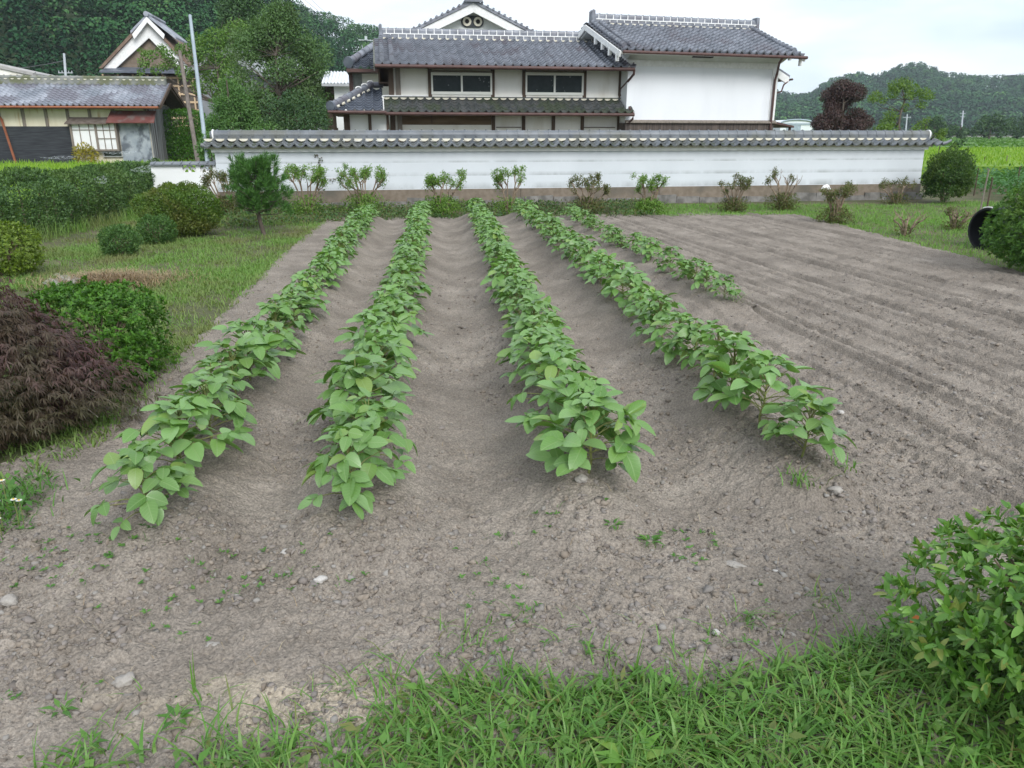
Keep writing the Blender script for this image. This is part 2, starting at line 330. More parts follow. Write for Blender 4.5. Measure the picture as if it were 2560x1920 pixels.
CLOD = leafmat("clod", [(0.189, 0.158, 0.126), (0.27, 0.23, 0.189), (0.234, 0.198, 0.162), (0.155, 0.134, 0.116), (0.211, 0.185, 0.166), (0.253, 0.224, 0.2), (0.183, 0.166, 0.151), (0.294, 0.275, 0.25)], trans=0, rough=.95, spec=.1)
tag(pebbles("soil_clods", 46000, .0025, .0155, 1.6, 10, CLOD), "loose grey brown clods and gravel strewn over the field soil", "soil clods")
# single stones
STONE = mat("stone", (.27, .245, .22), (.37, .345, .31), scale=14, rough=.9, bump=.5, bscale=60)
PALE = mat("pale_stone", (.38, .36, .335), (.48, .46, .43), scale=14, rough=.85, bump=.4, bscale=60)
def stone(x, y, r, label, sx=1.2, sy=1.0, sz=.75, m=STONE, rot=0.0):
    r *= .78
    p = gp(x, y, .06); z = float(soilz(np.array([p[0]]), np.array([p[1]]), False)[0])
    import bmesh
    bm = bmesh.new(); bmesh.ops.create_icosphere(bm, subdivisions=3, radius=1)
    sd_ = random.random() * 50
    for v in bm.verts:
        c = v.co.copy(); f = 1 + 1.0 * (float(fbm(np.array([c.x * 1.3 + sd_]), np.array([c.y * 1.3 + c.z * 1.7 + sd_]), 4, 3)[0]) - .45)
        v.co = Vector((c.x * sx * f * r, c.y * sy * f * r, c.z * sz * f * r))
    me = bpy.data.meshes.new("stone"); bm.to_mesh(me); bm.free()
    for p_ in me.polygons: p_.use_smooth = True
    o = link("stone", me, m); o.location = (p[0], p[1], z + r * sz * .18); o.rotation_euler = (random.uniform(-.2, .2), random.uniform(-.2, .2), rot); tag(o, label, "stone", "stones lying on the field soil")
stone(2102, 1026, .028, "round grey stone on the tilled soil right of the fourth bean row", m=PALE)
stone(1836, 1398, .030, "long flat grey stone lying in front of the fourth bean row", 2.0, .8, .5, rot=-.5)
stone(22, 1490, .036, "rounded stone at the left edge of the field front", 1.15, 1, .9)
stone(800, 1455, .030, "pale crumbly stone in the field front below the second bean row", 1.2, 1, .7, PALE)
stone(308, 1682, .034, "angular grey stone near the front grass below the leftmost row", 1.5, 1, .7)
stone(530, 1600, .026, "flattish stone between scattered weeds at the front left", 1.3, 1, .7)
stone(1945, 1415, .018, "small white oval stone right of the long flat stone", 1.4, 1, .6, PALE)
stone(1792, 1565, .018, "small pale stone just behind the front grass", 1.2, 1, .8, PALE)
stone(715, 1395, .020, "small yellowish stone in the furrow mouth between the first two rows", 1.2, 1, .8, PALE)
stone(1450, 1265, .034, "dull lump of stone at the near end of the third bean row", 1.3, 1, .8)
stone(2085, 1255, .036, "squat brown stone below the fourth bean row beside two weeds", 1.2, 1, .8)
stone(420, 631, .055, "pale stone in the lawn beside the small azaleas", 1.5, 1, .5, PALE)
# ================================================================ SOYBEANS
SOY = leafmat("soy_leaf", [(.095, .21, .045), (.15, .285, .07), (.115, .24, .052), (.19, .33, .115), (.135, .265, .065), (.21, .31, .07)], trans=.22, rough=.36, spec=.6, veins=True, objvar=.13)
SOYSTEM = mat("soy_stem", (.17, .21, .06), (.21, .20, .08), scale=8, rough=.7)
def soy(seed, nod=17, sz=1.0):
    r = np.random.default_rng(seed); P = []; D = []; Nn = []; Ln = []; Wd = []; st = MB()
    hgt = .33 * sz; wob = [Vector((r.normal() * .008, r.normal() * .008, hgt * k / 5)) for k in range(6)]; wob[0] = Vector((0, 0, -.03))
    st.tube(wob, [.007, .0065, .006, .005, .004, .003], 5)
    for i in range(nod):
        hf = (i + r.random() * .6) / nod; az = i * 2.4 + r.normal() * .35; zb = hgt * (.16 + .82 * hf)
        el = R(18 + 52 * hf ** 1.6 + r.normal() * 8); pl = (.185 - .115 * hf ** 2) * (.7 + .5 * r.random()) * sz
        o = np.array([math.cos(az), math.sin(az), 0]); B = np.array([0, 0, zb]); E = B + o * pl * math.cos(el) + np.array([0, 0, pl * math.sin(el)])
        st.tube([B, (B + E) / 2 + np.array([0, 0, .012]), E], [.0032, .0027, .002], 4, False)
        L0 = (.100 - .035 * hf ** 3) * (.62 + .6 * r.random()) * sz
        dr = R(-24 + 20 * hf + r.normal() * 15)
        for k, da in enumerate((0, 1.22, -1.22)):
            a = az + da + r.normal() * .14; p = dr + (R(10) if k else 0) + r.normal() * .12
            d = np.array([math.cos(a) * math.cos(p), math.sin(a) * math.cos(p), math.sin(p)])
            base = E + (o * math.cos(dr) + np.array([0, 0, math.sin(dr)])) * (.028 * sz if k == 0 else 0)
            nn = np.array([0, 0, 1.0]) + o * .25 + r.normal(size=3) * .28
            P.append(base); D.append(d); Nn.append(nn); Ln.append(L0 * (1.08 if k == 0 else .94)); Wd.append(L0 * .72 * (.92 + .2 * r.random()))
    v, q, uv = leafmesh(np.array(P), np.array(D), np.array(Nn), np.array(Ln), np.array(Wd), fold=r.uniform(.0, .26, (len(P), 1)), droop=r.uniform(-.02, .42, (len(P), 1)), full=True)
    return st, (v, q, uv)
SOYP = []
def soy_data(i, nod, sz):
    st, (v, q, uv) = soy(300 + i, nod, sz)
    root = empty("soybean_plant", (0, 0, 0)); s = st.build("stem", SOYSTEM, root, True); f = npmesh("foliage", v, q, SOY, root, True, uv)
    return root, s, f
for i in range(9): SOYP.append(list(soy_data(i, (27, 30, 33)[i % 3], .95 + .05 * (i % 3))) + [False])
RNAME = ["leftmost bean row", "second bean row from the left", "third bean row from the left", "fourth bean row from the left", "short patchy bean row"]
ORD = ["nearest", "second", "third", "fourth", "fifth", "sixth", "seventh", "eighth"]
LOOK = [["low spreading soybean plant, wide drooping leaves, nearest in the ", "open soybean plant showing yellowish stalks, nearest in the ", "dense soybean plant with large pale leaves, nearest in the ", "sprawling soybean plant with leaves hanging right, nearest in the ", "small thin soybean plant beside the onion tuft, nearest in the "]]
for ri, (A, B) in enumerate(ROWS):
    Ln = float(np.linalg.norm(B - A)); d = (B - A) / Ln; n = int(round(Ln / (.40 if ri < 4 else .43))); cnt = 0
    for k in range(n + 1):
        if ri == 4 and k in (5, 12): continue
        p = A + d * (Ln * k / n) + np.array([random.gauss(0, .03), random.gauss(0, .05)])
        pi = (k * 5 + ri * 4 + (k // 4)) % 9; pr = SOYP[pi]
        if not pr[3]: root = pr[0]; pr[3] = True
        else:
            root = pr[0].copy(); COL.objects.link(root)
            for c in pr[1:3]: cc = c.copy(); cc.parent = root; COL.objects.link(cc)
        z = float(soilz(np.array([p[0]]), np.array([p[1]]), False)[0]); s = random.uniform(.82, 1.06) * (1.0 - .20 * k / n) * (1 if ri < 4 else random.uniform(.66, .92))
        if k < 3 and ri < 4: s *= 1.08
        if k == 0 and ri < 4: s *= .97
        root.location = (p[0], p[1], z - .005); root.rotation_euler = (random.gauss(0, .05), random.gauss(0, .05), random.uniform(0, 6.28)); root.scale = (s, s, s * random.uniform(.92, 1.05))
        if k == 0: lab = LOOK[0][ri] + RNAME[ri]
        elif cnt < 8: lab = "soybean plant standing %s from the near end of the %s" % (ORD[cnt], RNAME[ri])
        elif k == n: lab = "last soybean plant toward the white wall in the " + RNAME[ri]
        elif k < n * .6: lab = "soybean plant in the middle stretch of the " + RNAME[ri]
        else: lab = "soybean plant in the far stretch of the " + RNAME[ri] + ""
        tag(root, lab, "soybean plant", "soybean plants in the " + RNAME[ri]); cnt += 1
# onion tuft at the end of the short row
ONION = leafmat("onion_leaf", [(.16, .26, .13), (.22, .32, .17), (.30, .32, .16)], trans=.2)
c = gp(1822, 772, .05); k = 46; P = np.stack([c[0] + rng.normal(size=k) * .06, c[1] + rng.normal(size=k) * .06, np.full(k, .03)], 1)
v, q = blades(P, .22 + .16 * rng.random(k), rng.random(k) * 6.28, .35 + .5 * rng.random(k), np.full(k, .010), 4)
tag(npmesh("onion_tuft", v, q, ONION, None, True), "grey green tuft of onion leaves at the end of the short bean row", "onion")
# ================================================================ GRASS AND WEEDS
GR_N = leafmat("grass_blade", [(0.181, 0.181, 0.057), (0.0711, 0.19, 0.0285), (0.114, 0.256, 0.0427), (0.152, 0.294, 0.057), (0.0857, 0.209, 0.0333), (0.123, 0.237, 0.0475), (0.171, 0.265, 0.0664)], trans=.3, rough=.42, spec=.4)
GR_F = leafmat("lawn_blade", [(0.112, 0.237, 0.0375), (0.163, 0.3, 0.0625), (0.213, 0.325, 0.0875), (0.125, 0.25, 0.05), (0.22, 0.29, 0.085)], trans=.3, rough=.6, patch=(.19, .20, .08), pscale=.9)
GR_R = leafmat("verge_blade", [(0.101, 0.246, 0.0336), (0.146, 0.314, 0.0504), (0.202, 0.358, 0.0728), (0.123, 0.269, 0.0448), (0.246, 0.314, 0.101)], trans=.3, rough=.6)
WEED = leafmat("weed_leaf", [(.06, .16, .03), (.09, .21, .04), (.12, .25, .05)], trans=.25)
def pts_in(poly, n, bx, dens=None):
    out = []; tot = 0
    while tot < n:
        x = rng.uniform(bx[0], bx[1], n * 2); y = rng.uniform(bx[2], bx[3], n * 2); k = inpoly(poly, x, y)
        if dens is not None: k &= rng.random(n * 2) < dens(x, y)
        out.append(np.stack([x[k], y[k]], 1)); tot += k.sum()
    return np.concatenate(out)[:n]
def grass(name, label, poly, n, bx, L0, L1, w0, w1, m, dens=None, seg=3, lean=(.25, 1.0), clump=1, cr=.03, cat="grass", z=0.0, extra=None):
    c = pts_in(poly, n // clump, bx, dens); P = np.repeat(c, clump, 0) + rng.normal(size=(len(c) * clump, 2)) * cr; k = len(P)
    zz = np.maximum(soilz(P[:, 0], P[:, 1], False), z) - .01
    v, q = blades(np.stack([P[:, 0], P[:, 1], zz], 1), L0 + (L1 - L0) * rng.random(k) ** 1.6, rng.random(k) * 6.28, lean[0] + (lean[1] - lean[0]) * rng.random(k), w0 + (w1 - w0) * rng.random(k), seg)
    parts = [(v, q)]
    if extra: parts.append(extra(poly, bx))
    V, Q = join(parts)
    return tag(npmesh(name, V, Q, m, None, True), label, cat, None, "stuff")
FRW = G(FRONT)
NEAR = G([(x, y + 55) for x, y in FRONT]) + [(5.0, .9), (-4.0, .9)]
def nd(x, y):
    f = fbm(x * 4, y * 4, 3, 77); return np.clip(np.clip((x + 1.15) / 1.3, 0, 1) * (.65 + .7 * f) + np.clip((f - .44) * 2.5, .015, .5) - .02, 0, 1)
def broad(poly, bx):
    c = pts_in(poly, 5200, bx, nd); k = len(c); a = rng.random(k) * 6.28
    D = np.stack([np.cos(a), np.sin(a), .25 + .5 * rng.random(k)], 1)
    v, q, _ = leafmesh(np.stack([c[:, 0], c[:, 1], .01 + .07 * rng.random(k)], 1), D, np.array([0, 0, 1.0]) + rng.normal(size=(k, 3)) * .3, .028 + .035 * rng.random(k), .014 + .018 * rng.random(k), .1)
    return v, q
grass("grass", "long green crabgrass along the front edge of the field", NEAR, 21000, (-2.6, 3.0, 1.1, 3.1), .06, .155, .008, .0165, GR_N, nd, 4, (.45, 1.1), 3, .022, extra=broad)
grass("thin_grass", "thin long blades standing among the front crabgrass", NEAR, 4200, (-2.6, 3.0, 1.1, 3.1), .08, .20, .003, .006, GR_N, nd, 4, (.2, .9), 3, .03)
# a fringe of stray tufts creeping over the soil edge
FR2 = FRW[2:16] + [(p[0], p[1] + .22) for p in reversed(FRW[2:16])]
grass("stray_grass", "stray grass creeping from the front grass onto bare soil", FR2, 260, (-2.4, 2.2, 1.6, 3.1), .05, .13, .004, .009, GR_N, lambda x, y: np.clip((fbm(x * 9, y * 9, 2, 191) - .3) * 3, .0, 1), 4, (.5, 1.1), 3, .02)
# small sprouts on the front soil
SPR = G([(0, 1330), (900, 1330), (1500, 1330), (1900, 1300), (2150, 1400), (1900, 1640), (1000, 1690), (800, 1790), (0, 1790), (-300, 1700)])
def sprout_leaves(poly, bx):
    c = pts_in(poly, 150, bx, lambda x, y: np.clip((fbm(x * 2.5, y * 2.5, 2, 95) - .4) * 5, 0, 1)); c = np.repeat(c, 5, 0); k = len(c); a = rng.random(k) * 6.28
    z = soilz(c[:, 0], c[:, 1], False) + .012
    return leafmesh(np.stack([c[:, 0], c[:, 1], z], 1), np.stack([np.cos(a), np.sin(a), .5 + 0 * a], 1), np.tile([0, 0, 1.0], (k, 1)) + rng.normal(size=(k, 3)) * .2, .012 + .018 * rng.random(k), .007 + .008 * rng.random(k), .1)[:2]
grass("seedlings", "sparse tiny green seedlings sprinkled over the front soil", SPR, 300, (-3, 2, 1.9, 3.6), .02, .06, .003, .006, WEED, lambda x, y: np.clip((fbm(x * 2.5, y * 2.5, 2, 95) - .4) * 5, 0, 1), 2, (.4, 1), 4, .012, "seedlings", extra=sprout_leaves)
LAWN = G([(830, 545), (705, 645), (600, 760), (500, 855), (420, 945), (330, 1060), (150, 1180), (-60, 1330), (-400, 1330), (-500, 760), (-200, 610), (0, 585), (380, 530), (560, 495), (800, 512)])
def ld(x, y): return np.clip(.22 + 1.5 * (fbm(x * .9, y * .9, 3, 50) - .33), .05, 1)
grass("lawn", "patchy lawn of green and dry grass left of the bean rows", LAWN, 125000, (-10.5, -2, 3, 20), .045, .13, .008, .014, GR_F, ld, 2, (.3, 1.0), 4, .04)
VERGE = G([(1560, 545), (1990, 542), (2150, 582), (2350, 634), (2560, 694), (2950, 800), (3300, 640), (2700, 520), (2420, 503), (2310, 512), (1560, 512)])
grass("verge_grass", "bright green grass verge on the far right of the field", VERGE, 60000, (2, 13, 7, 23), .04, .15, .007, .013, GR_R, lambda x, y: np.clip(.35 + 1.4 * (fbm(x * .9, y * .9, 3, 52) - .3), .1, 1), 2, (.25, .95), 4, .04)
# weeds and low ivy along the foot of the wall
UG = leafmat("undergrowth_leaf", [(.03, .075, .018), (.05, .11, .025), (.085, .15, .035), (.11, .12, .04), (.08, .07, .03)], trans=.25)
UND = G([(560, 575), (820, 560), (1100, 553), (1400, 550), (1640, 548), (1640, 508), (1300, 505), (900, 510), (560, 520)])
def ud(x, y): return np.clip(.3 + 2.2 * (fbm(x * 1.5, y * 1.5, 3, 58) - .35), .08, 1)
c = pts_in(UND, 11000, (-7, 4, 15, 21), ud); k = len(c); hh = .30 * fbm(c[:, 0] * 1.1, c[:, 1] * 1.1, 3, 59) * rng.random(k) ** .5
v, q, _ = leafmesh(np.stack([c[:, 0], c[:, 1], hh], 1), rdir(k) + np.array([0, 0, .3]), rdir(k) * .5 + np.array([0, -.3, 1]), .04 + .05 * rng.random(k), .025 + .03 * rng.random(k), .1)
P = pts_in(UND, 6000, (-7, 4, 15, 21), None); k = len(P); vb, qb = blades(np.stack([P[:, 0], P[:, 1], np.zeros(k)], 1), .07 + .16 * rng.random(k), rng.random(k) * 6.28, .3 + .6 * rng.random(k), np.full(k, .011), 2)
V, Q = join([(v, q), (vb, qb)]); tag(npmesh("undergrowth", V, Q, UG), "dark weedy undergrowth along the foot of the white wall", "undergrowth", None, "stuff")
# single weeds
def weed(x, y, label, n, L_, lean=(.4, .95), w=.008, name="weed", m=GR_N, broadn=0, spread=.03, gz=.05, cat="weed"):
    c = gp(x, y, gz); z = max(0, float(soilz(np.array([c[0]]), np.array([c[1]]), False)[0]))
    P = np.stack([rng.normal(size=n) * spread, rng.normal(size=n) * spread, np.zeros(n) - .005], 1)
    parts = [blades(P, L_ * (.5 + .6 * rng.random(n)), rng.random(n) * 6.28, rng.uniform(*lean, n), np.full(n, w), 4)]
    if broadn:
        k = broadn; a = np.arange(k) * 2.4; el = rng.uniform(.15, .9, k)
        parts.append(leafmesh(np.stack([.01 * np.cos(a), .01 * np.sin(a), np.full(k, .01)], 1), np.stack([np.cos(a), np.sin(a), el], 1), np.tile([0, 0, 1.0], (k, 1)), L_ * rng.uniform(.7, 1.1, k), L_ * .3 * np.ones(k), .12, .25)[:2])
    V, Q = join(parts); o = npmesh(name, V, Q, m, None, True); o.location = (c[0], c[1], z); o.rotation_euler = (0, 0, 0); tag(o, label, cat); return o
weed(2000, 1250, "leafy grass weed on the soil left of the squat brown stone", 34, .12, spread=.045)
weed(2090, 1205, "feathery grass weed just below the fourth bean row", 30, .10, spread=.04)
weed(1625, 1362, "small bright green weed below the gap between third and fourth rows", 8, .06, broadn=10, m=WEED)
weed(1530, 1345, "tiny low weed left of the small bright green weed", 6, .05, broadn=6, m=WEED)
weed(488, 1722, "upright grass shoot standing in bare soil at the front left", 3, .17, (.02, .1), .009, "grass_shoot", spread=.006, cat="grass shoot")
weed(1592, 1690, "tall pair of grass stalks rising from the middle of the front grass", 4, .20, (.05, .3), .008, "grass_shoot", spread=.01, cat="grass shoot")
weed(440, 1790, "spreading leafy weed on the sandy soil at the front left", 16, .06, (.6, 1.0), broadn=9, m=WEED, spread=.05)
weed(150, 1765, "dark broad leaved weed at the front left corner", 8, .055, broadn=6, m=WEED)
weed(220, 1850, "broad leaved weed with a big leaf near the lower left corner", 8, .055, broadn=6, m=WEED)
weed(560, 1850, "loose sprawling grass weed right of the broad leaved weed", 22, .15, (.6, 1.05), spread=.06)
weed(720, 1850, "loose green grass clump at the edge of the sandy patch", 26, .15, (.5, 1.05), spread=.07)
weed(1000, 1735, "grass clump at the left tip of the front grass", 30, .15, (.5, 1.0), spread=.07)
weed(1580, 1905, "rosette of long upright dandelion leaves in the front grass", 4, .12, broadn=26, name="dandelion", m=leafmat("dandelion_leaf", [(.10, .24, .03), (.15, .31, .05), (.22, .30, .06)], trans=.3), cat="dandelion")
# hay heap on the lawn
HAY = leafmat("dry_hay", [(.26, .17, .09), (.36, .26, .14), (.19, .12, .07), (.42, .32, .19)], trans=.1)
k = 2600; c = gp(285, 708); P = np.stack([rng.normal(size=k) * .42, rng.normal(size=k) * .26, np.zeros(k)], 1); P[:, 2] = .10 * np.exp(-(P[:, 0] / .5) ** 2 - (P[:, 1] / .3) ** 2) * rng.random(k)
v, q = blades(P, .10 + .16 * rng.random(k), rng.random(k) * 6.28, .85 + .3 * rng.random(k), np.full(k, .007), 2)
o = npmesh("hay_heap", v, q, HAY, None, True); o.location = (c[0], c[1], .0); tag(o, "low heap of brown dry cuttings behind the box clipped shrub", "hay heap")
# daisies by the maple
DW = mat("daisy_petal", (.8, .8, .78), (.75, .75, .72)); DY = mat("daisy_eye", (.7, .45, .05))
for i, (x, y, h) in enumerate(((12, 1285, .20), (28, 1250, .24), (52, 1275, .19), (8, 1300, .14), (62, 1262, .16))):
    c = gp(x, y + 60, 0); r = empty("fleabane_flower", (c[0], c[1], 0), 0, "little white daisy on a thin stalk beside the red maple, " + ["leaning over the field edge", "tallest of the cluster", "right of the tallest one", "lowest of the cluster", "rightmost of the cluster"][i], "flower", "daisies beside the red maple")
    st = MB(); st.tube([(0, 0, 0), (.01, -.01, h * .6), (.015, -.02, h)], .002, 5); st.build("stem", SOYSTEM, r)
    k = 14; a = np.arange(k) * 6.283 / k; v, q, _ = leafmesh(np.tile([.015, -.02, h], (k, 1)), np.stack([np.cos(a), np.sin(a), .15 + 0 * a], 1), np.tile([0, 0, 1.0], (k, 1)), .016, .006, .05)
    npmesh("petals", v, q, DW, r); e = MB(); e.disc((.015, -.02, h + .002), .005, (0, 0, 1), .004, 10); e.build("flower_eye", DY, r)
k = 420; c = gp(-5, 1300); P = np.stack([c[0] + rng.normal(size=k) * .10, c[1] + rng.normal(size=k) * .17, np.zeros(k)], 1)
v, q = blades(P, .08 + .12 * rng.random(k), rng.random(k) * 6.28, .3 + .7 * rng.random(k), np.full(k, .009), 3)
c2_ = P[:260] + np.array([0, 0, 1]) * rng.random((260, 1)) * .12; v2, q2, _ = leafmesh(c2_, rdir(260) + [0, 0, .3], np.tile([0, 0, 1.0], (260, 1)) + rdir(260) * .3, .05, .028)
V, Q = join([(v, q), (v2, q2)]); tag(npmesh("weed_patch", V, Q, WEED, None, True), "weedy green tangle under the white daisies by the maple", "weeds", None, "stuff")

STRAW = leafmat("straw", [(.36, .29, .17), (.28, .20, .12), (.42, .36, .24), (.18, .12, .08)], trans=.1)
k = 900; y = 1.7 * (13 / 1.7) ** rng.random(k); x = (rng.random(k) * 2 - 1) * .7 * y; g = inpoly(FIELD, x, y); x, y = x[g], y[g]; k = len(x)
v, q = blades(np.stack([x, y, soilz(x, y) + .004], 1), .02 + .06 * rng.random(k) ** 2, rng.random(k) * 6.28, rng.uniform(.95, 1.25, k), np.full(k, .003), 2); tag(npmesh("straw_bits", v, q, STRAW), "scattered bits of straw and dry stalks on the field soil", "straw", None, "stuff")

SIDE = [(float(a[0]), float(a[1])) for a in (gp(3300, 640), gp(2950, 800), gp(3300, 990), gp(3600, 1300))] + [(6.5, 1.0), (12, 1.0), (14, 10)]
grass("side_grass", "grass at the far right side of the field", SIDE, 9000, (2, 14, .9, 12), .05, .16, .008, .014, GR_R, None, 2, (.25, .95), 4, .04)
# ================================================================ SHRUBS AND TREES
BARK = mat("bark", (.06, .048, .038), (.12, .098, .078), scale=9, rough=.95, bump=.6, bscale=25, stretch=(1, 1, .3))
TWIG = mat("twig", (.17, .125, .085), (.29, .225, .16), scale=15, rough=.9, bump=.3)
AZ = leafmat("azalea_leaf", [(.055, .12, .018), (.085, .17, .022), (.13, .215, .03), (.07, .14, .02), (.11, .19, .028)], patch=(.12, .13, .025), pscale=2.2)
AZ_D = leafmat("azalea_dark_leaf", [(0.0455, 0.111, 0.0286), (0.0715, 0.156, 0.039), (0.104, 0.195, 0.0455)])
AZ_Y = leafmat("azalea_light_leaf", [(.10, .17, .015), (.15, .23, .02), (.18, .25, .035), (.08, .13, .015)])
AZ_N = leafmat("azalea_glossy_leaf", [(0.0631, 0.165, 0.0252), (0.107, 0.239, 0.0379), (0.151, 0.302, 0.0504), (0.0883, 0.202, 0.0315), (0.165, 0.315, 0.0631), (0.239, 0.278, 0.0631)], rough=.38, spec=.45, trans=.25)
HEDGE = leafmat("hedge_leaf", [(.038, .085, .026), (.058, .122, .034), (.082, .16, .042), (.11, .195, .058)], trans=.2, patch=(.085, .15, .035), pscale=1.1)
HINOKI = leafmat("hinoki_spray", [(0.042, 0.132, 0.012), (0.066, 0.18, 0.0144), (0.096, 0.228, 0.0216), (0.054, 0.144, 0.0144)], trans=.2)
MAPLE = leafmat("maple_leaf", [(.075, .038, .036), (.105, .052, .05), (.06, .032, .028), (.13, .068, .07), (.085, .055, .038)], trans=.3, patch=(.075, .068, .034), pscale=1.6)
PINE = leafmat("pine_needle", [(.05, .135, .03), (.075, .19, .04), (.115, .25, .055)], trans=.15)
def shell(n, rx, ry, h, p=2.0, lump=.2, zc=.42, depth=.45, lf=2.6, seed=0, low=-.75):
    """points in the outer layer of a lumpy dome, with outward directions"""
    u = rdir(int(n * 1.8)); u = u[u[:, 2] > low][:n]; n = len(u); c = h * zc; rz = np.where(u[:, 2] > 0, h - c, c)
    Rr = (np.abs(u[:, 0] / rx) ** p + np.abs(u[:, 1] / ry) ** p + np.abs(u[:, 2] / rz) ** p) ** (-1 / p)
    nz = fbm(u[:, 0] * lf + 31 + seed, u[:, 1] * lf + u[:, 2] * lf * 1.4 + 7, 3, seed) - .45
    Rr = Rr * (1 + lump * 2 * nz) * (1 - depth * rng.random(n) ** 2.0)
    return u * Rr[:, None] + np.array([0, 0, c]), u
def bush(name, label, cat, c, rx, ry, h, n, L_, m, p=2.0, lump=.22, wr=.45, tuft=0, group=None, stems=7, zc=.45, depth=.45, lf=2.6, seed=0, low=-.75, up=.45, full=False):
    r = empty(name, (c[0], c[1], 0), 0, label, cat, group)
    if tuft:
        P0, u0 = shell(n // tuft, rx, ry, h, p, lump, zc, depth, lf, seed, low); P = np.repeat(P0, tuft, 0); u = np.repeat(u0, tuft, 0); k = len(P)
        ax = unit(u0 * .7 + rng.normal(size=u0.shape) * .3 + [0, 0, up]); ax = np.repeat(ax, tuft, 0); rd = rng.normal(size=(k, 3)); rd = unit(rd - ax * (rd * ax).sum(1, keepdims=True))
        sp = rng.uniform(.15, .9, (k, 1)); D = ax * sp + rd * (1.05 - sp * .6); Nn = ax * .9 - rd * .5 + rng.normal(size=(k, 3)) * .1; P = P + ax * rng.uniform(-.02, .015, (k, 1)) * (L_ / .05)
    else:
        P, u = shell(n, rx, ry, h, p, lump, zc, depth, lf, seed, low); k = len(P); D = u * .5 + rng.normal(size=(k, 3)) * .6 + [0, 0, up]; Nn = u * .8 + [0, 0, .6] + rng.normal(size=(k, 3)) * .5
    P[:, 2] = np.maximum(P[:, 2], .02); ln = L_ * rng.uniform(.65, 1.25, k)
    v, q, _ = leafmesh(P, D, Nn, ln, ln * wr, .12, .12, full)
    npmesh("foliage", v, q, m, r, full)
    st = MB()
    for i in range(stems):
        a = i * 6.283 / stems + random.random(); e = .35 + .4 * random.random(); p1 = (math.cos(a) * rx * e * .4, math.sin(a) * ry * e * .4, h * .35); p2 = (math.cos(a) * rx * e, math.sin(a) * ry * e, h * (.6 + .2 * random.random()))
        st.tube([(math.cos(a) * .03, math.sin(a) * .03, -.03), p1, p2], [.012 + .012 * h, .009 + .007 * h, .004], 6)
        for j in range(2):
            b = a + random.uniform(-.9, .9); st.tube([p1, (p1[0] + math.cos(b) * rx * .4, p1[1] + math.sin(b) * ry * .4, h * random.uniform(.45, .75))], [.006 + .004 * h, .003], 5)
    st.build("stems", TWIG, r, True); return r
# --- left garden
bush("azalea_shrub", "large rounded azalea, olive green, at the right end of the long dark hedge", "azalea", gp(457, 588), .74, .65, .90, 26000, .045, AZ, lump=.26, p=2.3, seed=1, depth=.75, group="azaleas in the left garden")
bush("azalea_shrub", "small dark rounded azalea standing nearest the lawn in front of the hedge", "azalea", gp(305, 637), .30, .28, .44, 4200, .038, AZ_D, lump=.34, seed=2, group="azaleas in the left garden")
bush("azalea_shrub", "small azalea between the smallest dark one and the large rounded one", "azalea", gp(394, 610), .33, .30, .48, 4600, .038, AZ_D, lump=.36, seed=3, group="azaleas in the left garden")
c = gp(20, 690); bush("azalea_shrub", "yellow green azalea at the left edge above the red maple", "azalea", (c[0] - .05, c[1]), .52, .5, .72, 9000, .045, AZ_Y, lump=.18, tuft=5, seed=4, group="azaleas in the left garden")
c = gp(258, 985); bush("clipped_shrub", "dark green box clipped conifer shrub beside the red maple", "shrub", (c[0] - .12, c[1] + .24), .43, .42, .72, 26000, .032, HINOKI, p=5, lump=.32, tuft=8, depth=.3, lf=7, seed=5, low=-.9, up=.8)
# long hedge
A = gp(-420, 690)[:2]; B = gp(405, 512)[:2]; d = B - A; Lh = float(np.linalg.norm(d)); d = d / Lh; nrm = np.array([-d[1], d[0]])
r = empty("hedge", (A[0], A[1], 0), math.atan2(d[1], d[0]), "long dark green clipped hedge between the garden and the rice", "hedge")
n = 62000; s = rng.random(n) * Lh; wv = .55; f = rng.random(n); z = rng.random(n); side = rng.random(n)
hz = 1.00 + .26 * (fbm(s * 1.2, s * 0, 3, 4) - .45) - .16 * np.clip(1 - s / (Lh * .75), 0, 1)
y = np.where(side < .58, -wv, np.where(side < .9, (rng.random(n) * 2 - 1) * wv, wv)); zz = np.where((side >= .58) & (side < .9), hz, hz * (1 - (1 - z) * .98))
edge = np.clip((zz / hz - .8) / .2, 0, 1); y = y * (1 - .5 * edge ** 2)
lum = .27 * (fbm(s * 1.8, zz * 1.8, 4, 9) - .45) * 2; dep = rng.random(n) ** 2 * .28
y = np.where(side < .58, y - lum + dep, np.where(side >= .9, y + lum - dep, y)); zz = np.where((side >= .58) & (side < .9), zz + lum - dep + .05, zz)
es = Lh - s; y = y * np.clip(np.sqrt(np.clip(es / .5, 0, 1)), .15, 1)
P = np.stack([s, y, np.maximum(zz, .03)], 1); u = np.stack([np.zeros(n), np.sign(y) * 1.0, np.where(zz > hz * .85, 1.2, .2)], 1)
ln = .055 * rng.uniform(.6, 1.3, n); v, q, _ = leafmesh(P, u * .4 + rng.normal(size=(n, 3)) * .6 + [0, 0, .4], u + rng.normal(size=(n, 3)) * .5 + [0, 0, .4], ln, ln * .5, .12, .1)
npmesh("foliage", v, q, HEDGE, r)
st = MB(); x = .3
while x < Lh - .2:
    st.tube([(x, 0, -.02), (x + random.uniform(-.1, .1), random.uniform(-.15, .15), .5), (x + random.uniform(-.2, .2), random.uniform(-.3, .3), .95)], [.03, .022, .008], 6); x += .38
st.build("stems", TWIG, r, True)
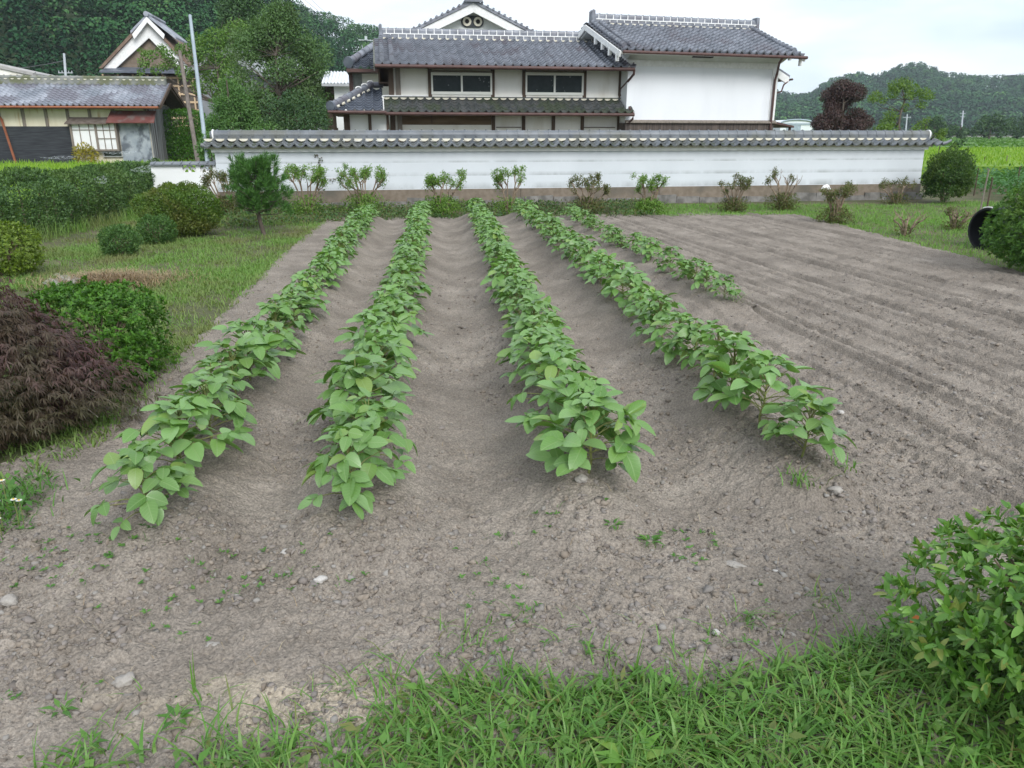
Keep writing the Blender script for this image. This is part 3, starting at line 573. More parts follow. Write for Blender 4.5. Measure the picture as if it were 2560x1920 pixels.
# tall dry grass under the hedge
k = 1800; P = np.stack([A[0] + d[0] * (s[:k]) - nrm[0] * (.6 + .35 * rng.random(k)), A[1] + d[1] * s[:k] - nrm[1] * (.6 + .35 * rng.random(k)), np.zeros(k)], 1)
v, q = blades(P, .15 + .3 * rng.random(k), rng.random(k) * 6.28, .1 + .6 * rng.random(k), np.full(k, .009), 3); tag(npmesh("rank_grass", v, q, GR_F, None, True), "rank half dry grass along the foot of the long hedge", "grass", None, "stuff")
# spider webs spread over the hedge and shrubs
WEB = bpy.data.materials.new("spider_web"); WEB.use_nodes = True; t_ = WEB.node_tree; n_ = t_.nodes; l_ = t_.links; b_ = n_["Principled BSDF"]; b_.inputs['Base Color'].default_value = (.7, .75, .76, 1); b_.inputs['Roughness'].default_value = .7
tt = n_.new("ShaderNodeTexCoord"); nn_ = n_.new("ShaderNodeTexNoise"); nn_.inputs['Scale'].default_value = 18; nn_.inputs['Detail'].default_value = 6; l_.new(tt.outputs['Object'], nn_.inputs[0])
mr_ = n_.new("ShaderNodeMapRange"); mr_.inputs[1].default_value = .42; mr_.inputs[2].default_value = .72; mr_.inputs[3].default_value = .0; mr_.inputs[4].default_value = .3; l_.new(nn_.outputs[0], mr_.inputs[0]); l_.new(mr_.outputs[0], b_.inputs['Alpha'])
def web(p, rx, ry, label, rz=0, tilt=0.0):
    k = 14; V = [(0, 0, -.03)]; Fc = []
    for j in range(1, 4):
        for i in range(k):
            a = 6.283 * i / k; q_ = j / 3 * (1 + .25 * math.sin(3 * a + p[0]) + .15 * random.random()); V.append((math.cos(a) * rx * q_, math.sin(a) * ry * q_, -.03 + .05 * (j / 3) ** 2 + random.gauss(0, .008)))
    for i in range(k): Fc.append((0, 1 + i, 1 + (i + 1) % k))
    for j in range(2):
        for i in range(k): Fc.append((1 + j * k + i, 1 + j * k + (i + 1) % k, 1 + (j + 1) * k + (i + 1) % k, 1 + (j + 1) * k + i))
    m_ = MB(); m_.add(V, Fc); o = m_.build("spider_web", WEB, None, True); o.location = p; o.rotation_euler = (tilt, 0, rz); tag(o, label, "spider web", "spider webs on the shrubs")
hp = lambda sx, off, z: (A[0] + d[0] * sx - nrm[0] * off, A[1] + d[1] * sx - nrm[1] * off, z)
web(hp(Lh * .80, .1, 1.36), .42, .3, "pale spider web sheet along the hedge top near its right end")
web(hp(Lh * .56, .1, 1.32), .34, .25, "pale spider web sheet on the hedge top near the left edge")
web(hp(Lh * .77, .70, .98), .24, .14, "small spider web on the hedge face below its right end", 0, .5)
web(hp(Lh * .58, .64, .85), .22, .12, "small spider web on the hedge face toward the left", 0, .5)
c = gp(120, 905); web((c[0] + .02, c[1] + .35, .60), .12, .09, "grey spider web between red maple and clipped shrub", .4, .3)
# laceleaf maple
c = gp(-40, 1075); r = empty("laceleaf_maple", (c[0], c[1], 0), 0, "dark red weeping laceleaf maple spilling in at the left edge", "maple tree")
k = 7000; P0, u0 = shell(k, 1.10, 1.0, .90, 1.35, .42, .22, .42, 4.2, 12, -.25)
tz = (P0[:, 2] * 6.5 + .8 * fbm(P0[:, 0] * 3, P0[:, 1] * 3, 2, 91)) % 1.0; P0[:, :2] *= (1.10 - .30 * tz)[:, None]; P0[:, 2] += .03 * rng.normal(size=len(P0))
ax = unit(u0 * np.array([1, 1, .1]) + [0, 0, -.55] + rng.normal(size=u0.shape) * .35); sd0 = unit(np.cross(ax, [0, 0, 1.0])); lob = []
for a_ in (-1.25, -.8, -.4, 0, .4, .8, 1.25):
    D = unit(ax * math.cos(a_) + sd0 * math.sin(a_) + rng.normal(size=ax.shape) * .12); lob.append(leafmesh(P0, D, np.array([0, 0, 1.0]) + rng.normal(size=ax.shape) * .3, .062 * math.cos(a_ * .55) * rng.uniform(.7, 1.25, len(P0)), .0085, .2, .25)[:2])
v, q = join(lob); v[:, 2] = np.maximum(v[:, 2], .02); npmesh("crown", v, q, MAPLE, r)
st = MB(); st.tube([(0, 0, -.05), (.03, .02, .3), (-.02, 0, .55)], [.05, .042, .035], 8)
for i in range(16):
    a = i * 6.283 / 16 + random.uniform(-.2, .2); e = random.uniform(.6, .92); st.tube([(-.02, 0, random.uniform(.4, .6)), (math.cos(a) * .28, math.sin(a) * .25, random.uniform(.56, .66)), (math.cos(a) * .6 * e, math.sin(a) * .55 * e, .40), (math.cos(a) * .98 * e, math.sin(a) * .86 * e, .14)], [.014, .010, .006, .003], 6)
st.build("trunk", mat("maple_bark", (.20, .17, .13), (.30, .27, .22), scale=12, bump=.3), r, True)
# young pine by the wall
c = gp(662, 588); r = empty("pine_tree", (c[0], c[1], 0), 0, "small young pine with a leaning trunk in front of the white wall", "pine tree")
TUF = []; tr = [Vector((0, 0, -.03)), Vector((-.06, .02, .2)), Vector((-.10, .03, .42)), Vector((-.04, 0, .8)), Vector((-.02, .02, 1.15))]
st = MB(); st.tube(tr, [.045, .04, .035, .025, .012], 8)
for i in range(48):
    h_ = .36 + .84 * (i / 47); a = i * 2.4; e = .68 * (1 - .5 * max(0, (h_ - .55) / .65) ** 1.5) * random.uniform(.55, 1.05) * (1.0 if h_ > .45 else .85)
    b0 = Vector((-.06, .02, h_)); b1 = b0 + Vector((math.cos(a) * e * .55, math.sin(a) * e * .55, .02)); b2 = b0 + Vector((math.cos(a) * e, math.sin(a) * e, .10 + .1 * random.random())); st.tube([b0, b1, b2], [.011, .008, .004], 5)
    for q_ in range(7):
        s_ = .35 + .65 * random.random(); p = b0.lerp(b2, s_) + Vector((random.gauss(0, .07), random.gauss(0, .07), random.gauss(.03, .05))); TUF.append(((p.x, p.y, p.z), (math.cos(a) * .5, math.sin(a) * .5, 1.0)))
for i in range(14): TUF.append(((random.gauss(-.03, .1), random.gauss(0, .1), 1.16 + .14 * random.random()), (random.gauss(0, .2), random.gauss(0, .2), 1)))
st.build("trunk", BARK, r, True); nn2 = 46; P = np.repeat(np.array([t[0] for t in TUF]), nn2, 0); ax = np.repeat(unit(np.array([t[1] for t in TUF])), nn2, 0); kk = len(P)
D = unit(ax + rng.normal(size=P.shape) * .5); v, q, _ = leafmesh(P + ax * rng.uniform(-.06, .03, (kk, 1)), D, rdir(kk), .12 * rng.uniform(.7, 1.2, kk), .0085, .1, .05); npmesh("crown", v, q, PINE, r)
# --- right side
c = gp(2575, 1800); r = bush("azalea_shrub", "near glossy leaved azalea filling the lower right corner", "azalea", (c[0] + .17, c[1] + .05), .56, .52, .66, 9600, .041, AZ_N, lump=.24, tuft=6, wr=.40, depth=.75, zc=.5, seed=21, stems=12, full=True, low=-.65)
OR = leafmat("withered_leaf", [(.55, .20, .04), (.45, .13, .03), (.4, .25, .06)], trans=.2); P, u = shell(5, .5, .45, .58, 2, .2, .5, .3, 2.6, 21, -.3); v, q, _ = leafmesh(P, u * .6 + [0, 0, -.6], u + rdir(len(u)) * .3, .036, .018, .1, .1, True); npmesh("withered_leaves", v, q, OR, r)
c = gp(2600, 690); bush("azalea_shrub", "rounded leafy shrub at the right edge beside the black pipe", "shrub", (c[0] + .12, c[1]), .82, .75, 1.34, 26000, .05, leafmat("shrub_leaf", [(0.05, 0.138, 0.025), (0.0875, 0.2, 0.035), (0.125, 0.25, 0.0438)], patch=(.12, .20, .03)), lump=.2, tuft=6, seed=22)
c = gp(2352, 512); bush("evergreen_shrub", "dark loose evergreen shrub hugging the right end of the white wall", "shrub", (c[0] + .32, c[1] + .5), .60, .6, 1.40, 15000, .06, leafmat("dark_shrub_leaf", [(.03, .075, .018), (.05, .11, .022), (.09, .16, .03)], patch=(.10, .16, .03)), lump=.42, p=2.2, lf=3.4, seed=23)
# litter under the near azalea
k = 380; c = gp(2440, 1860); P = np.stack([c[0] + rng.normal(size=k) * .22, c[1] + rng.normal(size=k) * .14, .012 + .01 * rng.random(k)], 1); a = rng.random(k) * 6.28
v, q, _ = leafmesh(P, np.stack([np.cos(a), np.sin(a), rng.normal(size=k) * .25], 1), np.tile([0, 0, 1.0], (k, 1)) + rng.normal(size=(k, 3)) * .3, .035 * rng.uniform(.6, 1.3, k), .016, .2, .2)
tag(npmesh("leaf_litter", v, q, leafmat("litter_leaf", [(.16, .07, .035), (.24, .12, .06), (.12, .08, .05), (.30, .14, .05)], trans=.1)), "brown fallen leaves under the near azalea", "leaf litter", None, "stuff")
# --- cut back shrubs along the wall
PR_G = leafmat("pruned_green_leaf", [(.09, .19, .025), (.13, .25, .035), (.18, .30, .05), (.10, .20, .03)])
PR_O = leafmat("pruned_olive_leaf", [(.06, .085, .025), (.10, .12, .03), (.14, .13, .045), (.09, .15, .03), (.15, .09, .05)])
def pruned(x, by, ty, wpx, label, leaf=.6, low=.4, m=PR_G, stems=7, seed=0, twig=TWIG, stub=True):
    rs = random.Random(seed + 100); c = gp(x, by); t = float(np.linalg.norm(c - CAM)); h_ = 1.8 - (ty - HOR) * CP / F * (1.8 / ((by - HOR) * CP / F)); wd = wpx / F * (1.8 / ((by - HOR) * CP / F)) / 2
    r = empty("pruned_shrub", (c[0], c[1], 0), 0, label, "shrub", "cut back shrubs in front of the wall"); st = MB(); tips = []
    for i in range(stems):
        a = i * 6.283 / stems + rs.uniform(-.4, .4); e = rs.uniform(.45, 1.0); hh = h_ * rs.uniform(.68, .96); p0 = Vector((math.cos(a) * .05, math.sin(a) * .05, -.03)); p1 = Vector((math.cos(a) * wd * e * .45, math.sin(a) * wd * e * .45, hh * .45)); p2 = p1 + Vector((math.cos(a) * wd * e * .3 + rs.gauss(0, .03), math.sin(a) * wd * e * .3, hh * .3))
        st.tube([p0, p1, p2], [.024, .018, .014], 6)
        for j in range(3):
            b = a + rs.uniform(-1.2, 1.2); p3 = p2 + Vector((math.cos(b) * wd * .3, math.sin(b) * wd * .3, hh * rs.uniform(.1, .28))); st.tube([p2, (p2 + p3) / 2 + Vector((rs.gauss(0, .012), rs.gauss(0, .012), 0)), p3], [.012, .009, .0065], 5)
            if rs.random() < leaf: tips.append(p3)
            for q_ in range(2):
                if rs.random() < .6: p4 = p3 + Vector((rs.gauss(0, .05), rs.gauss(0, .05), .05 + .07 * rs.random())); st.tube([p3, p4], [.006, .004], 5); tips += [p4] if rs.random() < leaf else []
    st.build("stems", twig, r, True); parts = []
    if tips:
        T = np.array([tuple(p) for p in tips]); nl = 46; P = np.repeat(T, nl, 0) + rng.normal(size=(len(T) * nl, 3)) * .035; parts.append(leafmesh(P, rdir(len(P)) * .8 + [0, 0, .5], rdir(len(P)) * .5 + [0, -.3, .8], .045 * rng.uniform(.6, 1.3, len(P)), .022)[:2])
    k = int(3600 * low)
    if k: P, u = shell(k, wd * 1.1, wd * .85, h_ * .44, 2, .6, .35, .85, 4, seed, -.6); P[:, 2] = np.maximum(P[:, 2], .02); parts.append(leafmesh(P, rdir(len(P)) * .7 + u * .4 + [0, 0, .3], u + rdir(len(P)) * .5, .045 * rng.uniform(.6, 1.3, len(P)), .022)[:2])
    if parts: V, Q = join(parts); npmesh("foliage", V, Q, m, r)
pruned(568, 535, 432, 95, "reddish green leafy shrub between the young pine and the low wall", .95, 1.0, PR_O, 9, 1)
pruned(772, 540, 420, 110, "thin open shrub with yellowish tips just right of the young pine", 1.0, .4, PR_G, 9, 2)
pruned(912, 538, 416, 120, "bright green tufted shrub, second to the right of the young pine", 1.0, .8, PR_G, 10, 3)
pruned(1105, 542, 428, 115, "leafy green shrub standing between the second and third bean rows", .85, 1.1, PR_G, 8, 4)
pruned(1272, 540, 430, 95, "nearly bare pale branched shrub behind the third bean row", .5, .3, PR_G, 7, 5)
pruned(1468, 535, 446, 90, "yellowish half bare shrub behind the end of the fourth bean row", .75, .6, PR_O, 8, 6)
pruned(1622, 540, 440, 80, "bushy based shrub with one bare sprig, behind the short bean row", .8, 1.1, PR_G, 7, 7)
pruned(1832, 530, 450, 70, "forked sparse shrub in front of the middle right of the wall", .6, .6, PR_O, 7, 8)
pruned(1956, 525, 427, 80, "tall pointed bare shrub left of the one with the white glove", .45, .6, PR_O, 7, 9)
pruned(2085, 562, 462, 90, "olive green shrub holding up a white glove", .55, .5, PR_O, 9, 10)
pruned(2240, 510, 452, 90, "flat spreading bare shrub near the right end of the wall", .3, .25, PR_O, 7, 11)
pruned(2262, 590, 528, 80, "hard pruned leafless stump on the right grass verge", .05, .04, PR_O, 6, 12)
pruned(2388, 575, 522, 70, "hard pruned brownish stump nearest the black pipe", .15, .12, PR_O, 8, 13)
# creeper on the wall
# ================================================================ TREES BEHIND
def tree(name, label, cat, base, trunk, tr, clumps, m, L_, lm, wr=.55, group=None, flat=.8, bark=BARK, limbs=True, droop=0.0, upn=.6):
    """trunk: list of points; clumps: rows x, y, z, radius in world space (as the trunk)"""
    b = np.array([base[0], base[1], base[2] if len(base) > 2 else 0]); r = empty(name, tuple(b), 0, label, cat, group); C = np.asarray(clumps, float); T = [Vector(np.array(p) - b) for p in trunk]
    st = MB(); st.tube(T, tr, 8)
    if limbs:
        for cc in C:
            p = Vector(cc[:3] - b); j = min(range(len(T)), key=lambda i: (T[i] - p).length + (3 if T[i].z > p.z - cc[3] * .4 else 0)); q = T[j]; mid = (q + p) / 2 + Vector((random.gauss(0, .08), random.gauss(0, .08), -.05)) * (p - q).length
            st.tube([q, mid, p], [tr[j] * .45, tr[j] * .3, tr[j] * .12], 5)
    st.build("trunk", bark, r, True)
    cnt = np.maximum(8, (m * (C[:, 3] / C[:, 3].mean()) ** 2).astype(int)); I = np.repeat(np.arange(len(C)), cnt); k = len(I); u = rdir(k)
    P = C[I, :3] - b + u * (C[I, 3] * (1 - .55 * rng.random(k) ** 1.6))[:, None] * np.array([1, 1, flat])
    P += rng.normal(size=P.shape) * .06 * C[I, 3][:, None]
    v, q, _ = leafmesh(P, u * .6 + rng.normal(size=(k, 3)) * .6 + [0, 0, -droop], u * .7 + [0, 0, upn] + rng.normal(size=(k, 3)) * .28, L_ * rng.uniform(.6, 1.3, k), L_ * wr * rng.uniform(.7, 1.2, k), .12, .15)
    npmesh("crown", v, q, lm, r); return r
def cl(lst, t, jit=.5):
    """clumps from (x, y, radius) in photo pixels at distance t, scattered in depth"""
    out = []
    for x, y, rr in lst: p = at(x, y, t); R_ = rr / F * t; out.append((p[0], p[1] + random.uniform(-1, 1) * R_ * jit * 2, p[2], R_))
    return np.array(out)
def silh(prof, xc, t, n, r0, r1, fill=.9, dep=.8):
    """clumps filling a silhouette given as (y, halfwidth) photo rows"""
    ys = [p[0] for p in prof]; ws = [p[1] for p in prof]; out = []; cum = np.interp(np.linspace(ys[0], ys[-1], 200), ys, ws); cum = np.cumsum(cum) / cum.sum()
    for i in range(n):
        y = np.interp(random.random(), cum, np.linspace(ys[0], ys[-1], 200)); wv = np.interp(y, ys, ws); a = random.random() * 6.28; e = math.sqrt(random.random()) * fill; p = at(xc + math.cos(a) * e * wv, y, t); out.append((p[0], p[1] + math.sin(a) * e * wv / F * t * dep, p[2], random.uniform(r0, r1)))
    return np.array(out)
CON = leafmat("conifer_spray", [(.066, .132, .044), (.09, .175, .052), (.115, .205, .062), (.078, .15, .046)], trans=.2, patch=(.075, .12, .04), pscale=.7)
DEC = leafmat("maple_green_leaf", [(.085, .175, .035), (.12, .225, .045), (.155, .265, .055)], trans=.3)
CED = leafmat("cedar_spray", [(.040, .095, .030), (.056, .125, .036), (.075, .155, .042)], trans=.15)
CYP = leafmat("cypress_spray", [(.07, .16, .045), (.10, .21, .055), (.13, .24, .07)], trans=.25)
DKL = leafmat("dark_leaf", [(.032, .08, .03), (.046, .105, .036), (.064, .13, .044)], trans=.2)
def gb(x, t): p = at(x, HOR, t); return (p[0], p[1], 0)
def upt(x, t, zs, dx=0.0): return [(at(x, HOR, t)[0] + dx * z, at(x, HOR, t)[1], z) for z in zs]
t = 34
tree("conifer_tree", "big bushy dark conifer left of the farmhouse, reaching highest", "conifer", gb(705, t), upt(705, t, (-.1, 1.6, 3.4, 4.9)), [.22, .18, .11, .03], np.concatenate([silh([(25, 12), (70, 52), (110, 88), (170, 112), (235, 118), (300, 112), (335, 95)], 700, t, 78, .45, .85, .95), cl([(600, 95, 26), (575, 130, 24), (800, 180, 26), (815, 225, 22), (640, 60, 22), (690, 22, 14), (700, 40, 20), (680, 62, 24), (720, 70, 26), (690, 90, 34), (740, 110, 36), (650, 110, 34)], t)]), 420, .14, CON, .42, droop=-.3)
t = 42
tree("maple_tree", "light green spreading maple before the farmhouse under repair", "maple tree", gb(560, t), upt(560, t, (-.1, 1.8, 3.2, 5)), [.2, .16, .12, .04], cl([(585, 75, 34), (545, 95, 28), (520, 130, 34), (490, 105, 22), (480, 140, 22), (560, 140, 36), (605, 120, 34), (530, 180, 30), (580, 190, 34), (450, 125, 18), (425, 140, 16), (400, 122, 13), (380, 138, 15), (362, 158, 14), (352, 130, 10), (415, 165, 13), (440, 160, 15), (390, 175, 12), (350, 182, 9), (470, 185, 20), (505, 215, 24), (560, 225, 28)], t), 330, .15, DEC, .6)
t = 62
tree("cedar_tree", "tall dark cedar behind the maple, cut off by the top of the photo", "cedar tree", gb(600, t), upt(600, t, (-.1, 3.5, 6.5, 8.5)), [.35, .28, .16, .05], np.concatenate([silh([(-70, 15), (-20, 42), (40, 52), (120, 58), (220, 60)], 600, t, 80, .7, 1.1), cl([(600, -70, 22), (600, -40, 34), (590, -10, 40), (620, 10, 40), (575, 20, 36), (600, 45, 44)], t)]), 230, .26, CED, .4)
t = 27
tree("cypress_tree", "young feathery light green cypress behind the left end of the wall", "cypress tree", gb(580, t), upt(580, t, (-.1, 1, 2.2, 3.5)), [.1, .08, .05, .02], np.concatenate([silh([(200, 6), (230, 30), (262, 48), (300, 62), (335, 72)], 580, t, 60, .2, .34), cl([(540, 300, 22), (640, 318, 20), (680, 322, 18), (610, 230, 14), (520, 325, 20)], t)]), 210, .10, CYP, .38, droop=-.35)
t = 30
tree("evergreen_tree", "dark round leaved evergreen crouching behind the wall under the big conifer", "evergreen tree", gb(745, t), upt(745, t, (-.1, .8, 1.6, 2.2)), [.1, .08, .06, .03], cl([(690, 270, 36), (735, 255, 38), (780, 275, 36), (720, 300, 34), (770, 310, 34), (815, 305, 20), (665, 310, 24)], t), 420, .10, DKL, .6)
t = 21
tree("sapling", "leafy green sapling beside the grey pole at the left end of the wall", "sapling", gb(522, t), upt(522, t, (-.05, .5, 1.2, 1.7)), [.03, .025, .015, .006], cl([(518, 350, 16), (508, 368, 14), (530, 365, 13), (525, 335, 11), (505, 385, 12), (535, 385, 11)], t), 90, .09, CYP, .5)
# clipped hedge by the shed
t = 41; c = at(462, HOR, t); r = bush("clipped_hedge", "tall bright green clipped hedge between the shed and the poles", "hedge", c[:2], 1.05, .8, 2.9, 16000, .12, leafmat("clipped_leaf", [(.045, .14, .012), (.06, .17, .015), (.085, .21, .02)], trans=.2), p=7, lump=.05, depth=.2, low=-.95, seed=31)
# red leaved and green trees on the right
RED = leafmat("dark_red_leaf", [(.045, .026, .026), (.07, .038, .036), (.095, .055, .05), (.055, .04, .03)], trans=.15)
t = 40
tree("red_leaf_tree", "dark red cloud pruned tree with a gap, right of the storehouse", "tree", gb(2100, t), upt(2100, t, (-.1, 1.4, 2.2, 3.2)), [.14, .12, .09, .04], cl([(2105, 225, 30), (2080, 240, 24), (2135, 232, 26), (2110, 255, 28), (2078, 268, 20), (2075, 290, 24), (2050, 308, 26), (2100, 310, 30), (2145, 290, 24), (2165, 305, 20), (2135, 318, 24), (2070, 322, 24)], t, .4), 1900, .095, RED, .6)
GRT = leafmat("bright_tree_leaf", [(.09, .17, .025), (.13, .22, .03), (.16, .26, .045), (.07, .13, .02)], trans=.3)
t = 34; tk = [at(2255, 345, t), at(2246, 315, t), at(2252, 280, t), at(2262, 250, t), at(2255, 222, t)]
tree("green_tree", "airy bright green tree with a thin bent trunk beside the red leaved tree", "tree", tk[0], tk, [.075, .06, .05, .035, .015], cl([(2190, 240, 15), (2178, 250, 10), (2205, 252, 10), (2240, 215, 20), (2262, 208, 18), (2230, 232, 16), (2285, 225, 18), (2305, 235, 16), (2322, 240, 13), (2270, 240, 14), (2305, 262, 12), (2232, 288, 18), (2222, 306, 18), (2262, 268, 10), (2212, 322, 18), (2240, 322, 16), (2195, 325, 14)], t), 200, .095, GRT, .55)
t = 28
tree("sapling", "low light green sapling behind the wall below the thin bent trunk", "sapling", gb(2305, t), upt(2305, t, (-.05, .8, 1.5, 2.1), .05), [.03, .025, .02, .008], cl([(2305, 310, 10), (2290, 320, 11), (2318, 300, 8), (2280, 330, 10), (2310, 325, 9)], t), 60, .09, GRT, .5)
t = 25
tree("sapling", "small yellowish leafy twig poking out past the right end of the wall roof", "sapling", gb(2350, t), upt(2350, t, (-.05, .7, 1.2, 1.65), .05), [.02, .016, .012, .006], cl([(2355, 330, 8), (2347, 338, 8), (2362, 336, 6), (2352, 348, 8)], t), 60, .08, GRT, .5)
t = 23
tree("sapling", "dark spindly twig standing in the bright rice right of the wall", "sapling", gb(2395, t), upt(2395, t, (-.05, .5, .9, 1.25), .06), [.015, .012, .01, .005], cl([(2398, 358, 9), (2385, 362, 7), (2410, 356, 7)], t), 34, .08, DKL, .5)
# trees lining the far road
FAR = leafmat("far_tree_leaf", [(.034, .08, .026), (.05, .11, .032), (.068, .135, .038)], trans=.2)
for i, (x, t, cs) in enumerate(((2335, 140, [(2320, 308, 12), (2340, 303, 14), (2330, 325, 14), (2355, 318, 12), (2348, 335, 12), (2315, 330, 11)]), (2400, 150, [(2385, 325, 12), (2410, 330, 12), (2372, 334, 10), (2400, 338, 10)]),
    (2475, 150, [(2470, 300, 12), (2490, 296, 13), (2455, 312, 12), (2480, 315, 14), (2505, 312, 13), (2440, 328, 12), (2470, 332, 13), (2500, 332, 13)]), (2545, 155, [(2535, 305, 12), (2555, 302, 13), (2525, 322, 13), (2550, 325, 14), (2575, 318, 14), (2540, 335, 12)]), (2640, 150, [(2610, 310, 16), (2640, 300, 18), (2670, 310, 18), (2650, 328, 16)]))):
    tree("roadside_tree", ["dark round tree behind the right end of the wall roof", "low dark bushes left of the far concrete pole", "broad dark tree right of the far concrete pole", "dark tree by the far road at the right edge", "dark roadside tree beyond the right edge"][i], "tree", gb(x, t), upt(x, t, (-.1, 1.2, 2.4, 3.2)), [.25, .2, .15, .05], cl(cs, t), 190, .5, FAR, .6, group="trees along the far road")
# ================================================================ BUILDINGS
TILE = mat("roof_tile", (.125, .137, .16), (.235, .25, .285), scale=3.2, rough=.42, bump=.15, bscale=30, spec=.5, c3=(.14, .135, .155), s3=1.1, p3=(.5, .66))
TILE_W = mat("wall_roof_tile", (.10, .112, .125), (.17, .185, .20), scale=2.5, rough=.45, bump=.2, bscale=30, spec=.5, c3=(.12, .125, .11), s3=1.4, p3=(.5, .65))
TILE_M = mat("mossy_roof_tile", (.05, .056, .056), (.095, .10, .10), scale=3, rough=.6, bump=.3, c3=(.06, .075, .05), s3=1.7, p3=(.45, .6))
TILE_B = mat("blue_roof_tile", (.06, .072, .095), (.12, .135, .165), scale=3, rough=.45, bump=.2, spec=.5)
TILE_S = mat("weathered_roof_tile", (.21, .23, .265), (.38, .40, .445), scale=1.1, rough=.6, bump=.3, spec=.3, c3=(.19, .19, .22), s3=.7, p3=(.45, .55), stretch=(1, 1, 1.6))
PLA = mat("white_plaster", (.80, .81, .80), (.73, .74, .73), scale=1.2, rough=.9, bump=.08, bscale=50)
PLA_C = mat("cream_plaster", (.86, .845, .79), (.82, .80, .73), scale=1.5, rough=.9, bump=.08, c3=(.66, .62, .53), s3=1.1, p3=(.52, .75), stretch=(1.6, 1, .5))
CREAM = mat("mortar", (.72, .69, .58), (.60, .56, .44), scale=9, rough=.9)
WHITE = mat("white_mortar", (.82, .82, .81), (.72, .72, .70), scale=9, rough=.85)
WOOD = mat("dark_wood", (.075, .05, .036), (.12, .085, .062), scale=5, rough=.8, bump=.3, stretch=(3, 3, .4))
WOODG = mat("grey_wood", (.17, .145, .12), (.26, .225, .19), scale=5, rough=.9, bump=.4, stretch=(4, 4, .4))
WOODL = mat("new_lumber", (.55, .40, .25), (.62, .48, .32), scale=6, rough=.8)
COPPER = mat("brown_gutter", (.078, .043, .038), (.11, .06, .053), scale=5, rough=.5)
DARK = mat("dark_interior", (.012, .011, .01), (.018, .016, .015))
PANEB = mat("plank_panel", (.11, .072, .04), (.20, .14, .085), scale=2.2, rough=.8, bump=.3, stretch=(.5, 1, 3))
BLKB = mat("black_boards", (.022, .025, .03), (.045, .05, .056), scale=4, rough=.75, bump=.4, stretch=(.4, 1, 5))
def wallmat():
    """white wall: grey algae streaks gathering above each joint line"""
    m = mat("boundary_plaster", (.62, .655, .68), (.57, .605, .63), scale=.9, rough=.9, bump=.06, bscale=60); t = m.node_tree; n = t.nodes; l = t.links; b = n["Principled BSDF"]; src = b.inputs['Base Color'].links[0].from_socket
    tc_ = n.new("ShaderNodeTexCoord"); sx = n.new("ShaderNodeSeparateXYZ"); l.new(tc_.outputs['Object'], sx.inputs[0]); prev = None
    for zc, wd in ((.755, .11), (.44, .17), (1.08, .07)):
        mr = n.new("ShaderNodeMapRange"); mr.inputs[1].default_value = zc; mr.inputs[2].default_value = zc + wd; mr.inputs[3].default_value = 1; mr.inputs[4].default_value = 0; l.new(sx.outputs[2], mr.inputs[0])
        gt = n.new("ShaderNodeMath"); gt.operation = 'GREATER_THAN'; gt.inputs[1].default_value = zc; l.new(sx.outputs[2], gt.inputs[0])
        mu = n.new("ShaderNodeMath"); mu.operation = 'MULTIPLY'; l.new(mr.outputs[0], mu.inputs[0]); l.new(gt.outputs[0], mu.inputs[1])
        if prev: ad = n.new("ShaderNodeMath"); ad.operation = 'MAXIMUM'; l.new(prev, ad.inputs[0]); l.new(mu.outputs[0], ad.inputs[1]); prev = ad.outputs[0]
        else: prev = mu.outputs[0]
    mp_ = n.new("ShaderNodeMapping"); mp_.inputs['Scale'].default_value = (1.1, 1, .5); l.new(tc_.outputs['Object'], mp_.inputs[0]); nz = n.new("ShaderNodeTexNoise"); nz.inputs['Scale'].default_value = 1.3; nz.inputs['Detail'].default_value = 9; nz.inputs['Roughness'].default_value = .7; l.new(mp_.outputs[0], nz.inputs[0])
    r2 = n.new("ShaderNodeMapRange"); r2.inputs[1].default_value = .36; r2.inputs[2].default_value = .66; r2.inputs[4].default_value = 1.0; l.new(nz.outputs[0], r2.inputs[0])
    mu = n.new("ShaderNodeMath"); mu.operation = 'MULTIPLY'; l.new(prev, mu.inputs[0]); l.new(r2.outputs[0], mu.inputs[1])
    x = n.new("ShaderNodeMix"); x.data_type = 'RGBA'; x.inputs[7].default_value = (.31, .33, .33, 1); l.new(mu.outputs[0], x.inputs[0]); l.new(src, x.inputs[6]); l.new(x.outputs[2], b.inputs['Base Color']); return m
